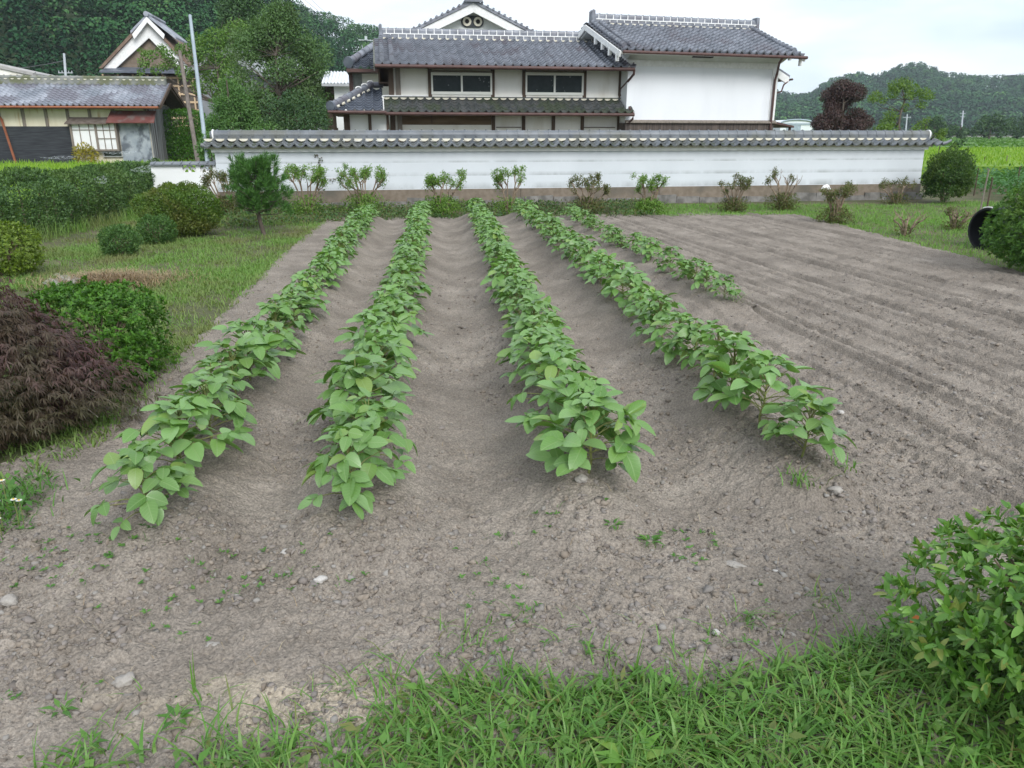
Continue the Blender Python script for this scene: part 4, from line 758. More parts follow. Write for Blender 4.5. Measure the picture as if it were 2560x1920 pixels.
def tiles(name, parent, m, s0, s1, dE, zE, dR, zR, pitch=.27, course=.24, s0R=None, s1R=None, sag=.0, lift=.05, hump=.058, s1f=None, ns=8):
    """a pan tile slope from its eave (dE,zE) to its top (dR,zR)"""
    s0R = s0 if s0R is None else s0R; s1R = s1 if s1R is None else s1R
    nc = max(1, int(round((max(s1, s1R) - min(s0, s0R)) / pitch))); us = np.arange(nc * ns + 1) / ns; fr = us % 1.0; base = min(s0, s0R) + us * pitch
    prof = np.where(fr < .66, -.03 * np.sin(np.pi * fr / .66), hump * np.sin(np.pi * (fr - .66) / .34))
    Ls = math.hypot(dR - dE, zR - zE); nr = max(1, int(round(Ls / course))); rows = [(0.0, -.015)]
    for k in range(nr): rows += [(k / nr, lift), ((k + 1) / nr, 0.0)]
    nd_, nz_ = -(zR - zE) / Ls, abs(dR - dE) / Ls; sg = 1 if dR > dE else -1
    V = []
    for (v, lf) in rows:
        a = s0 + (s0R - s0) * v; b = s1 + (s1R - s1) * v
        if s1f: b = s1f(v)
        d = dE + (dR - dE) * v; z = zE + (zR - zE) * v - sag * 4 * v * (1 - v); hgt = prof + lf; s = np.clip(base, a, b)
        V.append(np.stack([s, d + nd_ * sg * hgt, z + nz_ * hgt], 1))
    n = len(us); V = np.concatenate(V); idx = np.arange(len(rows) * n).reshape(len(rows), n)
    q = np.stack([idx[:-1, :-1], idx[:-1, 1:], idx[1:, 1:], idx[1:, :-1]], -1).reshape(-1, 4)
    if sg < 0: q = q[:, ::-1]
    keep = np.abs(V[q[:, 0], 0] - V[q[:, 1], 0]) + np.abs(V[q[:, 3], 0] - V[q[:, 2], 0]) > 1e-5
    o = npmesh(name, V, q[keep], m, parent, True); o.data.set_sharp_from_angle(angle=R(40)); return o
def crescents(parent, s0, s1, d, z, pitch=.27, wd=.2, h=.06, m=None, name="mortar_crescent", off=.33):
    b = MB(); s = s0 + pitch * off
    while s < s1:
        b.prism([(s + wd / 2 * math.cos(a), z - h * math.sin(a)) for a in np.linspace(0, math.pi, 9)], d - .02, d + .03); s += pitch
    return b.build(name, m or CREAM, parent)
def ridge(parent, s0, s1, d, z0, h=.26, m=None, pitch=.27, marks=True):
    b = MB(); b.box(s0, s1, d - .13, d + .13, z0 - .05, z0 + h * .45); b.box(s0, s1, d - .11, d + .11, z0 + h * .45, z0 + h); b.tube([(s0, d, z0 + h), (s1, d, z0 + h)], .085, 10); s = s0
    while s < s1: b.tube([(s - .02, d, z0 + h + .004), (s + .02, d, z0 + h + .004)], .095, 10); s += pitch
    r = b.build("ridge", m or TILE, parent)
    e = MB(); e.prism([(s0 - .05, z0 - .08), (s0 + .06, z0 - .08), (s0 + .06, z0 + h + .16), (s0, z0 + h + .2), (s0 - .05, z0 + h + .14)], d - .16, d + .16); e.prism([(s1 - .06, z0 - .08), (s1 + .05, z0 - .08), (s1 + .05, z0 + h + .14), (s1 - .06, z0 + h + .16)], d - .16, d + .16); e.build("ridge_end_tile", m or TILE, parent)
    if marks:
        w_ = MB(); 
        for dd in (-1, 1):
            f = lambda o, t_: sorted((d + dd * o, d + dd * (o + t_)))
            w_.box(s0 + .1, s1 - .06, *f(.11, .035), z0 + h * .45, z0 + h * .45 + .028); k = 0; s = s0 + .2
            while s < s1 - .1:
                w_.box(s - .014, s + .014, *f(.11, .018), z0 + h * .45 + .028, z0 + h + .055); w_.box(s + pitch / 2 - .012, s + pitch / 2 + .012, *f(.13, .015), z0 - .04, z0 + h * .45); s += pitch
        w_.build("mortar_joint", WHITE, parent)
    return r
# ---------------------------------------------------------------- boundary wall
W = Frame(530, 18.5, 9.8); wl = 18.88
r = W.root("boundary_wall", "long white plastered garden wall with a grey tiled roof", "wall")
b = MB(); x = -.12
FOOT = mat("footing_stone", (.11, .105, .095), (.22, .21, .195), scale=5, rough=.95, bump=1.0, bscale=9)
while x < wl + .06:
    l_ = min(random.uniform(.35, .8), wl + .08 - x); hh = .17 + random.uniform(-.05, .07); b.hexa([(x, -.07 - random.random() * .06, -.1), (x + l_ + .015, -.07 - random.random() * .06, -.1), (x + l_ - .02, .36, -.1), (x, .36, -.1), (x + .03, -.05 - random.random() * .03, hh), (x + l_ + .01, -.05 - random.random() * .03, hh + random.uniform(-.03, .03)), (x + l_ - .02, .33, hh), (x, .33, hh)]); x += l_
b.build("footing", FOOT, r)
b = MB(); x = -.03
while x < wl: b.box(x, min(x + 1.86, wl + .02), -.035, .335, .0, .428); x += 1.87
b.build("base_course", mat("brown_stone_base", (.17, .138, .105), (.225, .185, .145), scale=9, rough=.9, bump=.3, bscale=70, c3=(.12, .11, .09), s3=1.2, p3=(.5, .7)), r)
b = MB(); b.box(0, wl, -.006, .306, .429, .745); b.box(.004, wl - .004, -.002, .302, .746, 1.07); b.box(.008, wl - .008, .003, .297, 1.071, 1.345); b.build("plaster_panel", wallmat(), r)
b = MB(); b.box(-.06, wl + .06, -.055, .355, 1.346, 1.425); b.build("upper_band", PLA, r)
b = MB(); b.box(-.14, wl + .14, -.12, .42, 1.426, 1.478); b.build("eave_board", CREAM, r)
tiles("roof_tiles", r, TILE_W, -.22, wl + .38, -.27, 1.49, .12, 1.60, lift=.02); tiles("roof_tiles", r, TILE_W, -.22, wl + .38, .57, 1.49, .18, 1.60, lift=.02)
b = MB(); b.prism([(-.26, 1.479), (.56, 1.479), (.2, 1.585), (.1, 1.585)], -.2, wl + .36, 'x'); b.build("roof_bedding", TILE_M, r)
crescents(r, -.2, wl + .05, .045, 1.655); crescents(r, -.2, wl + .05, .255, 1.655)
b = MB(); b.tube([(.02, .15, 1.735), (wl + .10, .15, 1.735)], .118, 14); x = .1
while x < wl: b.tube([(x - .022, .15, 1.737), (x + .022, .15, 1.737)], .128, 14); b.tube([(x, .15, 1.85), (x, .15, 1.872)], .02, 6); x += .27
b.box(.0, wl + .1, .035, .265, 1.63, 1.72); b.build("ridge", TILE_W, r, True)
for s_, nm in ((.0, -1), (wl + .12, 1)):
    b = MB(); b.disc((s_, .15, 1.735), .135, (1, 0, 0), .035, 18); e = b.build("end_cap", WHITE, r, True); b = MB(); b.disc((s_ + nm * .03, .15, 1.735), .10, (1, 0, 0), .08, 18); b.build("end_tile", TILE_W, e, True)
b = MB(); b.tube([(wl + .3, -.27, 1.50), (wl + .42, -.28, 1.53), (wl + .55, -.29, 1.60)], [.05, .045, .03], 8); b.tube([(-.18, -.27, 1.50), (-.24, -.28, 1.52)], [.05, .05], 8); b.build("corner_tile", TILE_W, r, True)
# creeper climbing on the wall
CRE = leafmat("creeper_leaf", [(.06, .05, .035), (.05, .08, .03), (.09, .07, .05)], trans=.1)
p0 = W.hit(812, 480, -.03); r2 = empty("creeper_vine", W.world(p0[0], -.03), W.a, "thin dark creeper vine climbing the white wall near the young pine", "vine")
pts = [(W.hit(x, y, -.03)[0] - p0[0], -.005, W.hit(x, y, -.03)[1]) for x, y in ((800, 500), (806, 470), (812, 448), (797, 425), (801, 400), (790, 386))]; b = MB(); b.tube(pts, .005, 5); b.tube([pts[2], (pts[2][0] + .3, -.005, pts[2][2] + .02), (pts[2][0] + .5, -.005, pts[2][2] - .06)], .004, 5); b.build("stem", TWIG, r2, True)
P = []; 
for i in range(len(pts) - 1): P += [np.array(pts[i]) * (1 - f) + np.array(pts[i + 1]) * f for f in np.linspace(0, 1, 9)]
P += [np.array(pts[2]) + (f * .5, 0, -.03 * f) for f in np.linspace(.1, 1, 10)]; P = np.array(P) + rng.normal(size=(len(P), 3)) * [.03, .004, .02] + [0, -.012, 0]; k = len(P)
v, q, _ = leafmesh(P, rdir(k) * [1, .2, 1], np.tile([0, -1.0, .2], (k, 1)), .055, .035, .1); npmesh("foliage", v, q, CRE, r2)
# ---------------------------------------------------------------- low wall with openwork
s0 = W.hit(380, 440, .1)[0]; r = empty("low_wall", W.world(s0, .1), W.a, "low white wall with fan shaped openwork at the left of the tall wall", "wall"); ln = -s0 - .02
h1 = W.hit(450, 431, .1)[1]; ht = W.hit(470, 413, .1)[1]; o = [(W.hit(a, 420, .1)[0] - s0, W.hit(c_, 420, .1)[0] - s0) for a, c_ in ((456, 489), (500, 532))]
b = MB(); b.box(0, ln, 0, .14, -.1, h1); xs_ = [0, o[0][0], o[0][1], o[1][0], o[1][1], ln]
for i in (0, 2, 4):
    if xs_[i + 1] - xs_[i] > .01: b.box(xs_[i], xs_[i + 1], .0, .14, h1 + .0005, ht)
b.build("plaster_panel", PLA, r)
for (a, c_) in o:
    b = MB(); mid = (a + c_) / 2; hw_ = (c_ - a) / 2; hh = ht - h1
    for cx in (a + hw_ / 2, mid + hw_ / 2): b.tube([(cx + hw_ * .42 * math.cos(t_), .07, h1 + .62 * hh * math.sin(t_)) for t_ in np.linspace(0, math.pi, 9)], .024, 6)
    b.tube([(mid + hw_ * .4 * math.cos(t_), .07, h1 + hh * .55 + .42 * hh * math.sin(t_)) for t_ in np.linspace(0, math.pi, 9)], .024, 6); b.bar((a, .07, h1 + hh * .2), (mid, .07, ht), .035, .05); b.bar((c_, .07, h1 + hh * .2), (mid, .07, ht), .035, .05); b.build("openwork_block", WHITE, r, True)
b = MB(); b.prism([(-.08, ht), (.22, ht), (.22, ht + .03), (.07, ht + .085), (-.08, ht + .03)], 0, ln, 'x'); x = .1
while x < ln: b.tube([(x, -.085, ht + .035), (x, .07, ht + .088)], .016, 6); x += .2
b.build("coping", TILE_W, r)
# ---------------------------------------------------------------- long wing of the farmhouse
Wg = Frame(985, 25.4, 9.0); r = Wg.root("farmhouse_wing", "two storey white farmhouse wing with two sliding windows and tiled roofs", "house")
X = lambda px_, py_=250, d=0: Wg.hit(px_, py_, d)[0]
Zh = lambda py_, px_=1200, d=0: Wg.hit(px_, py_, d)[1]
b = MB(); b.box(.05, 7.66, .02, 4.4, 0, 3.98); b.build("wall", PLA_C, r)
zt, zb = Zh(186), Zh(238)
for a, c_ in ((973, 986), (991, 1003)): b = MB(); b.box(X(a), X(c_), -.045, .015, 1.5 if a > 990 else 1.5, 3.95); b.build("post", WOODG if a > 990 else WOOD, r)
for a in (1076, 1232, 1310, 1460): b = MB(); b.box(X(a) - .06, X(a) + .06, -.04, .015, 2.86, 3.94); b.build("post", WOOD, r)
for a in (1233, 1309, 1384, 1457): b = MB(); b.box(X(a) - .055, X(a) + .055, -.04, .015, 0, 2.5); b.build("post", WOOD, r)
b = MB(); b.box(X(1545), X(1562), -.05, .015, 0, 3.94); b.build("post", WOOD, r); b = MB(); b.box(X(1562) + .003, X(1562) + .12, -.03, .4, 0, 3.9); b.build("corner_board", mat("grey_board", (.10, .10, .11), (.15, .15, .16)), r)
b = MB(); b.box(X(1003), X(1228), -.012, .015, Zh(312), 2.62); b.build("plank_panel", PANEB, r); b = MB(); b.box(X(1078) - .02, X(1078) + .02, -.03, -.013, Zh(310), 2.62); b.build("plank_batten", WOOD, r)
b = MB(); b.box(X(1003), 7.6, -.05, .012, 2.36, 2.46); b.build("beam", WOOD, r)
for a, c_, yy in ((1240, 1303, 318), (1462, 1540, 318)): b = MB(); b.box(X(a), X(c_), -.03, .015, Zh(yy) - .02, Zh(yy) + .012); b.build("rail", WOODG, r)
GLASS = mat("dark_glass", (.015, .022, .022), (.02, .028, .03), rough=.12, spec=.6)
def speckglass():
    m = mat("speckled_glass", (.016, .026, .026), (.024, .034, .036), rough=.3, spec=.15); t = m.node_tree; n = t.nodes; l = t.links; b = n["Principled BSDF"]; src = b.inputs['Base Color'].links[0].from_socket
    tc_ = n.new("ShaderNodeTexCoord"); v = n.new("ShaderNodeTexVoronoi"); v.inputs['Scale'].default_value = 7.5; v.inputs['Randomness'].default_value = .75; l.new(tc_.outputs['Object'], v.inputs[0]); nz = n.new("ShaderNodeTexNoise"); nz.inputs['Scale'].default_value = 40; l.new(tc_.outputs['Object'], nz.inputs[0])
    ad = n.new("ShaderNodeMath"); ad.operation = 'MULTIPLY_ADD'; ad.inputs[1].default_value = .5; l.new(nz.outputs[0], ad.inputs[0]); l.new(v.outputs['Distance'], ad.inputs[2])
    mr = n.new("ShaderNodeMapRange"); mr.inputs[1].default_value = .36; mr.inputs[2].default_value = .46; mr.inputs[3].default_value = .55; mr.inputs[4].default_value = 0; l.new(ad.outputs[0], mr.inputs[0])
    x = n.new("ShaderNodeMix"); x.data_type = 'RGBA'; x.inputs[7].default_value = (.26, .29, .28, 1); l.new(mr.outputs[0], x.inputs[0]); l.new(src, x.inputs[6]); l.new(x.outputs[2], b.inputs['Base Color']); return m
SPG = speckglass(); FRM = mat("window_frame", (.80, .80, .74), (.76, .76, .69), scale=3, rough=.5)
for a, c_ in ((1079, 1230), (1313, 1457)):
    x0, x1 = X(a), X(c_); z0, z1 = Zh(237), Zh(181, a); f = .055; m_ = (x0 + x1) / 2; b = MB()
    b.box(x0, x1, -.07, .015, z0, z0 + f); b.box(x0, x1, -.07, .015, z1 - f, z1); b.box(x0, x0 + f, -.068, .015, z0 + f, z1 - f); b.box(x1 - f, x1, -.068, .015, z0 + f, z1 - f); b.box(m_ - .03, m_ + .03, -.062, .015, z0 + f, z1 - f)
    for q0, q1 in ((x0 + f, m_ - .03), (m_ + .03, x1 - f)): b.box(q0, q1, -.05, .014, z0 + f, z0 + f + .035); b.box(q0, q1, -.05, .014, z1 - f - .03, z1 - f)
    wf = b.build("window", FRM, r); b = MB(); b.box(x0 + f, x1 - f, -.03, -.012, z0 + f, z1 - f); b.build("pane", SPG, wf); b = MB(); b.box(x0 - .01, x1 + .01, -.1, .012, z1 + .012, z1 + .05); b.build("lintel", WOODG, wf)
b = MB(); b.box(X(998), 7.62, -.03, .016, 2.84, 2.97); b.build("sill_band", PLA_C, r)
tiles("roof_tiles", r, TILE, -.5, 7.78, -.93, 3.80, 2.3, 4.87, s1f=lambda v: 7.78 if v < .38 else 7.62, sag=.03); tiles("roof_tiles", r, TILE, -.5, 7.62, 5.5, 3.80, 2.3, 4.87)
b = MB(); b.add([(-.46, -.9, 3.72), (7.6, -.9, 3.72), (7.6, 2.3, 4.72), (-.46, 2.3, 4.72), (-.46, -.86, 3.68), (7.6, -.86, 3.68), (7.6, 2.3, 4.62), (-.46, 2.3, 4.62)], [(0, 1, 2, 3), (7, 6, 5, 4), (0, 4, 5, 1), (1, 5, 6, 2), (3, 7, 4, 0)]); b.add([(-.46, 5.46, 3.72), (7.6, 5.46, 3.72), (7.6, 2.305, 4.72), (-.46, 2.305, 4.72), (-.46, 5.42, 3.68), (7.6, 5.42, 3.68), (7.6, 2.305, 4.62), (-.46, 2.305, 4.62)], [(3, 2, 1, 0), (4, 5, 6, 7), (1, 5, 4, 0), (0, 4, 7, 3)]); b.build("soffit", WOOD, r)
b = MB(); b.prism([(.02, 3.98), (4.4, 3.98), (2.3, 4.61)], .06, 7.6, 'x'); b.build("gable_wall", PLA_C, r)
for dx in (-.28, .02):
    b = MB(); 
    for k in range(13): f0, f1 = .06 + k / 13 * .92, .06 + (k + 1) / 13 * .92; b.tube([(dx, -.93 + 3.23 * f0, 3.87 + 1.07 * f0 + .03 - .2 * f0 * (1 - f0)), (dx, -.93 + 3.23 * f1, 3.87 + 1.07 * f1 - .2 * f1 * (1 - f1))], [.082, .066], 8)
    b.build("verge_tiles", TILE, r, True)
b = MB(); b.bar((-.52, -.95, 3.70), (-.52, 2.3, 4.72), .05, .22); b.bar((-.52, 5.5, 3.70), (-.52, 2.3, 4.72), .05, .22); b.build("verge_board", mat("weathered_board", (.10, .11, .09), (.17, .17, .15), scale=6), r)
b = MB(); b.box(-.42, -.02, .1, 1.9, 3.30, 3.34); b.box(-.42, -.36, .1, 1.9, 3.34, 4.0); b.box(-.36, -.02, 1.84, 1.9, 3.34, 4.0); b.build("eave_box", WOOD, r)
ridge(r, -.28, 7.62, 2.3, 4.88, h=.22); crescents(r, -.3, 7.5, 2.12, 4.87, h=.055)
tiles("lower_roof_tiles", r, TILE_M, -.28, 7.86, -.84, 2.42, -.02, 2.84, lift=.02); b = MB(); b.prism([(-.82, 2.40), (.0, 2.82), (.0, 2.74), (-.78, 2.34)], -.25, 7.8, 'x'); b.build("lower_soffit", WOOD, r); crescents(r, -.28, 7.7, -.10, 2.865, h=.06)
b = MB(); b.box(-.24, 7.7, -.11, .012, 2.84, 2.90); b.build("lower_ridge", TILE_M, r); b = MB(); b.box(-.32, 1.1, -.14, .013, 2.901, 2.935); b.box(-.34, -.26, -.86, .0, 2.44, 2.5) if False else b.bar((-.31, -.86, 2.47), (-.31, -.05, 2.90), .06, .05); b.build("flashing", WHITE, r)
b = MB(); b.tube([(-.5, -1.0, 3.735), (7.72, -1.0, 3.725)], .055, 8); b.tube([(7.70, -1.0, 3.70), (7.70, -.98, 3.58), (7.62, -.4, 3.32), (7.58, -.08, 3.2), (7.58, -.08, 2.95)], .04, 7); b.build("gutter", COPPER, r, True)
b = MB(); b.tube([(-.27, -.91, 2.36), (7.80, -.91, 2.35)], .05, 8); b.tube([(7.60, -.12, 2.9), (7.72, -.5, 2.62), (7.78, -.9, 2.36), (7.76, -.88, 2.22), (7.66, -.35, 2.0), (7.62, -.1, 1.9), (7.62, -.1, 1.2)], .038, 7); b.build("gutter", COPPER, r, True)
# ---------------------------------------------------------------- side rooms left of the wing
An = Frame(975, 25.0, 9.0); r = An.root("side_room", "low side room with a blue tiled hip roof at the left of the farmhouse wing", "house")
e0, e1 = An.hit(824, 279, -.8), An.hit(966, 281, -.8); zt = An.hit(940, 222, 1.3)[1]; t0 = An.hit(930, 218, 1.3)[0]
b = MB(); b.box(An.hit(873, 300)[0], -.02, 0, 3, 0, e0[1]); b.build("wall", PLA, r)
for a, w_ in ((872, .16), (926, .07), (970, .05)): b = MB(); b.box(An.hit(a, 300)[0] - w_, An.hit(a, 300)[0] + .03, -.04, -.003, 0, e0[1]); b.build("post", WOOD, r)
tiles("roof_tiles", r, TILE_B, e0[0], e1[0] - .02, -.85, e0[1] + .04, 1.3, zt, s0R=t0, s1R=e1[0] - .02); 
b = MB(); b.add([(e0[0], -.85, e0[1] + .03), (e0[0], 4, e0[1] + .03), (t0, 2.2, zt), (t0, 1.3, zt)], [(0, 3, 2, 1)]); b.build("hip_slope", TILE_B, r); b = MB(); b.box(e0[0] + .02, e1[0] - .04, -.8, 3.9, e0[1] - .07, e0[1] + .0); b.build("soffit", WOOD, r)
hp0 = Vector((e0[0] + .05, -.82, e0[1] + .16)); hp1 = Vector((t0, 1.3, zt + .12)); b = MB(); b.tube([hp0, hp1], .11, 10)
for k in range(9): p = hp0.lerp(hp1, k / 8.5); b.tube([p - (hp1 - hp0).normalized() * .03, p + (hp1 - hp0).normalized() * .03], .125, 10)
b.tube([hp1, (e1[0] - .05, 1.3, zt + .12)], .09, 8); b.build("hip_ridge", TILE, r, True); b = MB(); b.disc(hp0, .15, (hp1 - hp0) * -1 + Vector((0, 0, .4)), .1, 14); b.build("end_tile", TILE_B, r, True)
b = MB()
for k in range(7): p = hp0.lerp(hp1, (k + .8) / 8.2) + Vector((.09, -.07, -.07)); b.tube([p - Vector((.05, 0, .02)), p + Vector((.05, 0, .02))], [.04, .04], 7)
b.build("mortar_crescent", CREAM, r, True); b = MB()
for k in range(3): p = hp0.lerp(hp1, .66 + k * .15) + Vector((0, 0, .06)); b.tube([p + Vector((.1 * math.cos(t_), .04 * math.cos(t_), .09 * math.sin(t_))) for t_ in np.linspace(-.3, math.pi, 8)], .022, 6)
b.build("ridge_hoop", WHITE, r, True); b = MB(); b.tube([(e0[0] - .05, -.9, e0[1] - .01), (e1[0], -.9, e1[1])], .045, 8); b.build("gutter", COPPER, r, True)
xo = An.hit(833, 300)[0]; b = MB(); b.box(xo, xo + .1, -.03, .06, 0, e0[1] - .08); b.box(xo, An.hit(860, 300)[0] - .2, .0, .06, 1.8, 1.94); b.build("porch_rail", WOOD, r)
Up = Frame(930, 28.6, 9.0); r = Up.root("upper_room", "upper room with a small hip roof seen behind the blue tiled side room", "house")
e0, e1 = Up.hit(866, 171, -.7), Up.hit(950, 171, -.7); zt = Up.hit(940, 122, 1.2)[1]; t0 = Up.hit(935, 125, 1.2)[0]; u0 = Up.hit(876, 200)[0]
b = MB(); b.box(u0, 1.0, 0, 3, 0, e0[1]); b.build("wall", PLA_C, r); b = MB(); b.box(u0 + .1, Up.hit(905, 200)[0], -.012, -.002, 0, e0[1]); b.build("grey_panel", mat("grey_plaster", (.22, .23, .22), (.28, .29, .28)), r); b = MB(); b.box(u0 - .05, u0 + .09, -.05, .03, 0, e0[1]); b.build("post", COPPER, r)
tiles("roof_tiles", r, TILE_B, e0[0], e1[0], -.75, e0[1] + .04, 1.2, zt, s0R=t0, s1R=e1[0]); b = MB(); b.add([(e0[0], -.75, e0[1] + .03), (e0[0], 3.2, e0[1] + .03), (t0, 2.0, zt), (t0, 1.2, zt)], [(0, 3, 2, 1)]); b.build("hip_slope", TILE_B, r)
hp0 = Vector((e0[0] + .1, -.7, e0[1] + .2)); hp1 = Vector((t0, 1.2, zt + .12)); b = MB(); b.tube([hp0, hp1], .12, 10)
for k in range(6): p = hp0.lerp(hp1, k / 5.5); b.tube([p - (hp1 - hp0).normalized() * .03, p + (hp1 - hp0).normalized() * .03], .135, 10)
b.build("hip_ridge", TILE, r, True); b = MB(); b.disc(hp0, .19, (hp1 - hp0) * -1 + Vector((0, 0, .4)), .14, 14); b.build("end_tile", TILE_B, r, True); b = MB(); b.box(e0[0], e1[0], -.78, 3, e0[1] - .12, e0[1] - .01); b.build("fascia", COPPER, r)
Ws = Frame(842, 34, 6.0); r = Ws.root("white_outbuilding", "small white outbuilding with a white corrugated roof beside the conifer", "outbuilding"); ze = Ws.hit(845, 207, -.4)[1]; zr = Ws.hit(845, 178, 1.2)[1]
b = MB(); b.box(0, 1.5, 0, 3, 0, ze); b.build("wall", PLA, r); b = MB(); b.box(-.5, 0, .3, 3, 0, ze - .5) if False else b.box(-.42, -.01, .35, 3, 0, ze - .02); b.build("lean_to", mat("brown_siding", (.10, .07, .06), (.14, .10, .085)), r); b = MB(); b.box(.36, .40, -.03, -.002, 0, ze - .05); b.build("downpipe", WHITE, r)
tiles("corrugated_roof", r, mat("white_sheet", (.70, .72, .75), (.62, .64, .68), rough=.5), -.45, 1.6, -.45, ze, 1.2, zr, pitch=.14, course=2.5, lift=0, hump=.02); b = MB(); b.box(-.45, 1.6, -.47, -.43, ze - .14, ze - .03); b.build("eave_board", mat("grey_fascia", (.4, .41, .42)), r)
# ---------------------------------------------------------------- main house gable behind
Mh = Frame(1185, 37, 9.0); r = Mh.root("farmhouse", "white gabled farmhouse with two eye shaped vents rising behind the wing", "house"); za = Mh.hit(1186, 6, -.5)[1] + .10; zl = Mh.hit(1046, 66, -.5); sl_ = (za - zl[1]) / (-zl[0] - .05); hw2 = 4.6; zb = za - sl_ * hw2
b = MB(); b.prism([(-3.9, 0), (3.9, 0), (3.9, za - sl_ * 3.9 - .3), (0, za - .3), (-3.9, za - sl_ * 3.9 - .3)], 0, 9); b.build("wall", mat("grey_white_plaster", (.66, .68, .66), (.60, .62, .60), scale=2, rough=.9), r)
for sg in (-1, 1):
    b = MB(); b.prism([(0, za - .13), (sg * hw2, zb - .13), (sg * hw2, zb - .46), (0, za - .50)][::1 if sg < 0 else -1], -.52, -.40); b.build("bargeboard", WHITE, r)
    b = MB(); b.prism([(0, za - .38), (sg * hw2, zb - .38), (sg * hw2, zb - .44), (0, za - .44)][::1 if sg < 0 else -1], -.40, .0); b.build("soffit", PLA, r)
    b = MB(); b.prism([(0, za + .02), (sg * (hw2 + .1), zb + .0), (sg * (hw2 + .1), zb - .13), (0, za - .129)][::1 if sg < 0 else -1], -.58, 9.5); 
    for k in range(18): f = (k + .5) / 18; b.tube([(sg * hw2 * f, -.62, za - sl_ * hw2 * f + .05), (sg * hw2 * f, 9.5, za - sl_ * hw2 * f + .05)], .06, 6)
    b.build("roof", TILE, r)
b = MB(); b.box(-.16, .16, -.6, 9.5, za + .02, za + .34); b.prism([(-.42, za - .1), (.42, za - .1), (.26, za + .3), (.16, za + .5), (-.16, za + .5), (-.26, za + .3)], -.72, -.585); b.build("ridge", TILE, r)
ex, ez = Mh.hit(1181, 54, -.05); b = MB(); hw_ = Mh.hit(1209, 59)[0] - ex; hh = .25
b.prism([(ex - hw_ + hh * (1 - math.cos(a)) if False else ex + (hw_ - hh) * (1 if math.cos(a) > 0 else -1) + hh * math.cos(a), ez + hh * math.sin(a)) for a in np.linspace(.01, 2 * math.pi + .01, 25)[:-1]], -.06, -.002); pl = b.build("vent_plate", mat("dark_plate", (.045, .05, .055), (.06, .065, .07)), r)
for sg in (-1, 1):
    cx = ex + sg * (hw_ - hh - .02); b = MB(); b.disc((cx, -.085, ez), .195, (0, 1, 0), .05, 22); v_ = b.build("vent_ring", CREAM, pl, True); b = MB(); b.disc((cx, -.12, ez), .095, (0, 1, 0), .03, 18); b.build("vent_hole", DARK, v_, True)
# ---------------------------------------------------------------- storehouse
K = Frame(1563, 26.0, 16.0); r = K.root("storehouse", "tall white plastered storehouse with a grey tiled gable roof", "storehouse"); kw = K.hit(1939, 230)[0]
b = MB(); b.box(0, kw, 0, 5.0, 0, 4.02); b.build("wall", mat("storehouse_plaster", (.76, .78, .80), (.73, .75, .77), scale=.7, rough=.9, bump=.05, c3=(.68, .70, .72), s3=.8, p3=(.5, .72), stretch=(1.5, 1, .5)), r)
b = MB(); b.box(-.02, kw + .03, -.035, 5.03, 3.86, 4.1); b.box(kw - .2, kw + .028, -.03, .25, 2.2, 3.858); b.build("band", WHITE, r); b = MB(); b.prism([(-.036, 4.101), (-.036, 4.05), (-.08, 4.05), (-.60, 4.24), (-.60, 4.30), (.1, 4.40), (.1, 4.101)], -.1, kw + .06, 'x'); b.build("cove", mat("cove_plaster", (.60, .62, .59), (.52, .54, .51), scale=3, rough=.9), r)
vx0, vx1 = K.hit(1733, 137, -.4)[0], K.hit(1781, 137, -.4)[0]; b = MB(); b.hexa([(vx0, -.46, 4.13), (vx1, -.46, 4.13), (vx1, -.3, 4.13), (vx0, -.3, 4.13), (vx0, -.56, 4.23), (vx1, -.56, 4.23), (vx1, -.4, 4.23), (vx0, -.4, 4.23)]); b.build("vent", DARK, r)
tiles("roof_tiles", r, TILE, -.64, 6.0, -.84, 4.27, 2.25, 5.40, sag=.03); tiles("roof_tiles", r, TILE, -.64, 6.0, 5.35, 4.27, 2.25, 5.40, sag=.03)
b = MB(); b.add([(-.6, -.8, 4.20), (5.96, -.8, 4.20), (5.96, 2.25, 5.22), (-.6, 2.25, 5.22), (-.6, -.76, 4.14), (5.96, -.76, 4.14), (5.96, 2.25, 5.10), (-.6, 2.25, 5.10)], [(0, 1, 2, 3), (7, 6, 5, 4), (0, 4, 5, 1), (1, 5, 6, 2), (3, 7, 4, 0)]); b.add([(-.6, 5.3, 4.20), (5.96, 5.3, 4.20), (5.96, 2.255, 5.22), (-.6, 2.255, 5.22), (-.6, 5.26, 4.14), (5.96, 5.26, 4.14), (5.96, 2.255, 5.10), (-.6, 2.255, 5.10)], [(3, 2, 1, 0), (4, 5, 6, 7), (1, 5, 4, 0), (0, 4, 7, 3)]); b.build("soffit", PLA, r)
b = MB(); b.prism([(0.0, 4.02), (5.0, 4.02), (2.25, 5.06)], .01, kw - .01, 'x'); b.build("gable_wall", PLA, r)
for sx in (-.66, 6.02):
    b = MB(); b.bar((sx, -.86, 4.13), (sx, 2.25, 5.24), .05, .17); b.bar((sx, 5.36, 4.13), (sx, 2.25, 5.24), .05, .17)
    for k in range(4): f = .08 + k * .2; b.box(sx - .04, sx + .05, -.86 + 3.11 * f - .05, -.86 + 3.11 * f + .05, 4.13 + 1.11 * f - .28, 4.13 + 1.11 * f - .06)
    b.build("bargeboard", WHITE, r)
for dx in (-.44, -.16, 5.72):
    b = MB(); 
    for k in range(12): f0, f1 = .06 + k / 12 * .9, .06 + (k + 1) / 12 * .9; b.tube([(dx, -.84 + 3.09 * f0, 4.36 + 1.13 * f0 - .12 * f0 * (1 - f0)), (dx, -.84 + 3.09 * f1, 4.33 + 1.13 * f1 - .12 * f1 * (1 - f1))], [.085, .068], 8)
    b.build("verge_tiles", TILE, r, True)
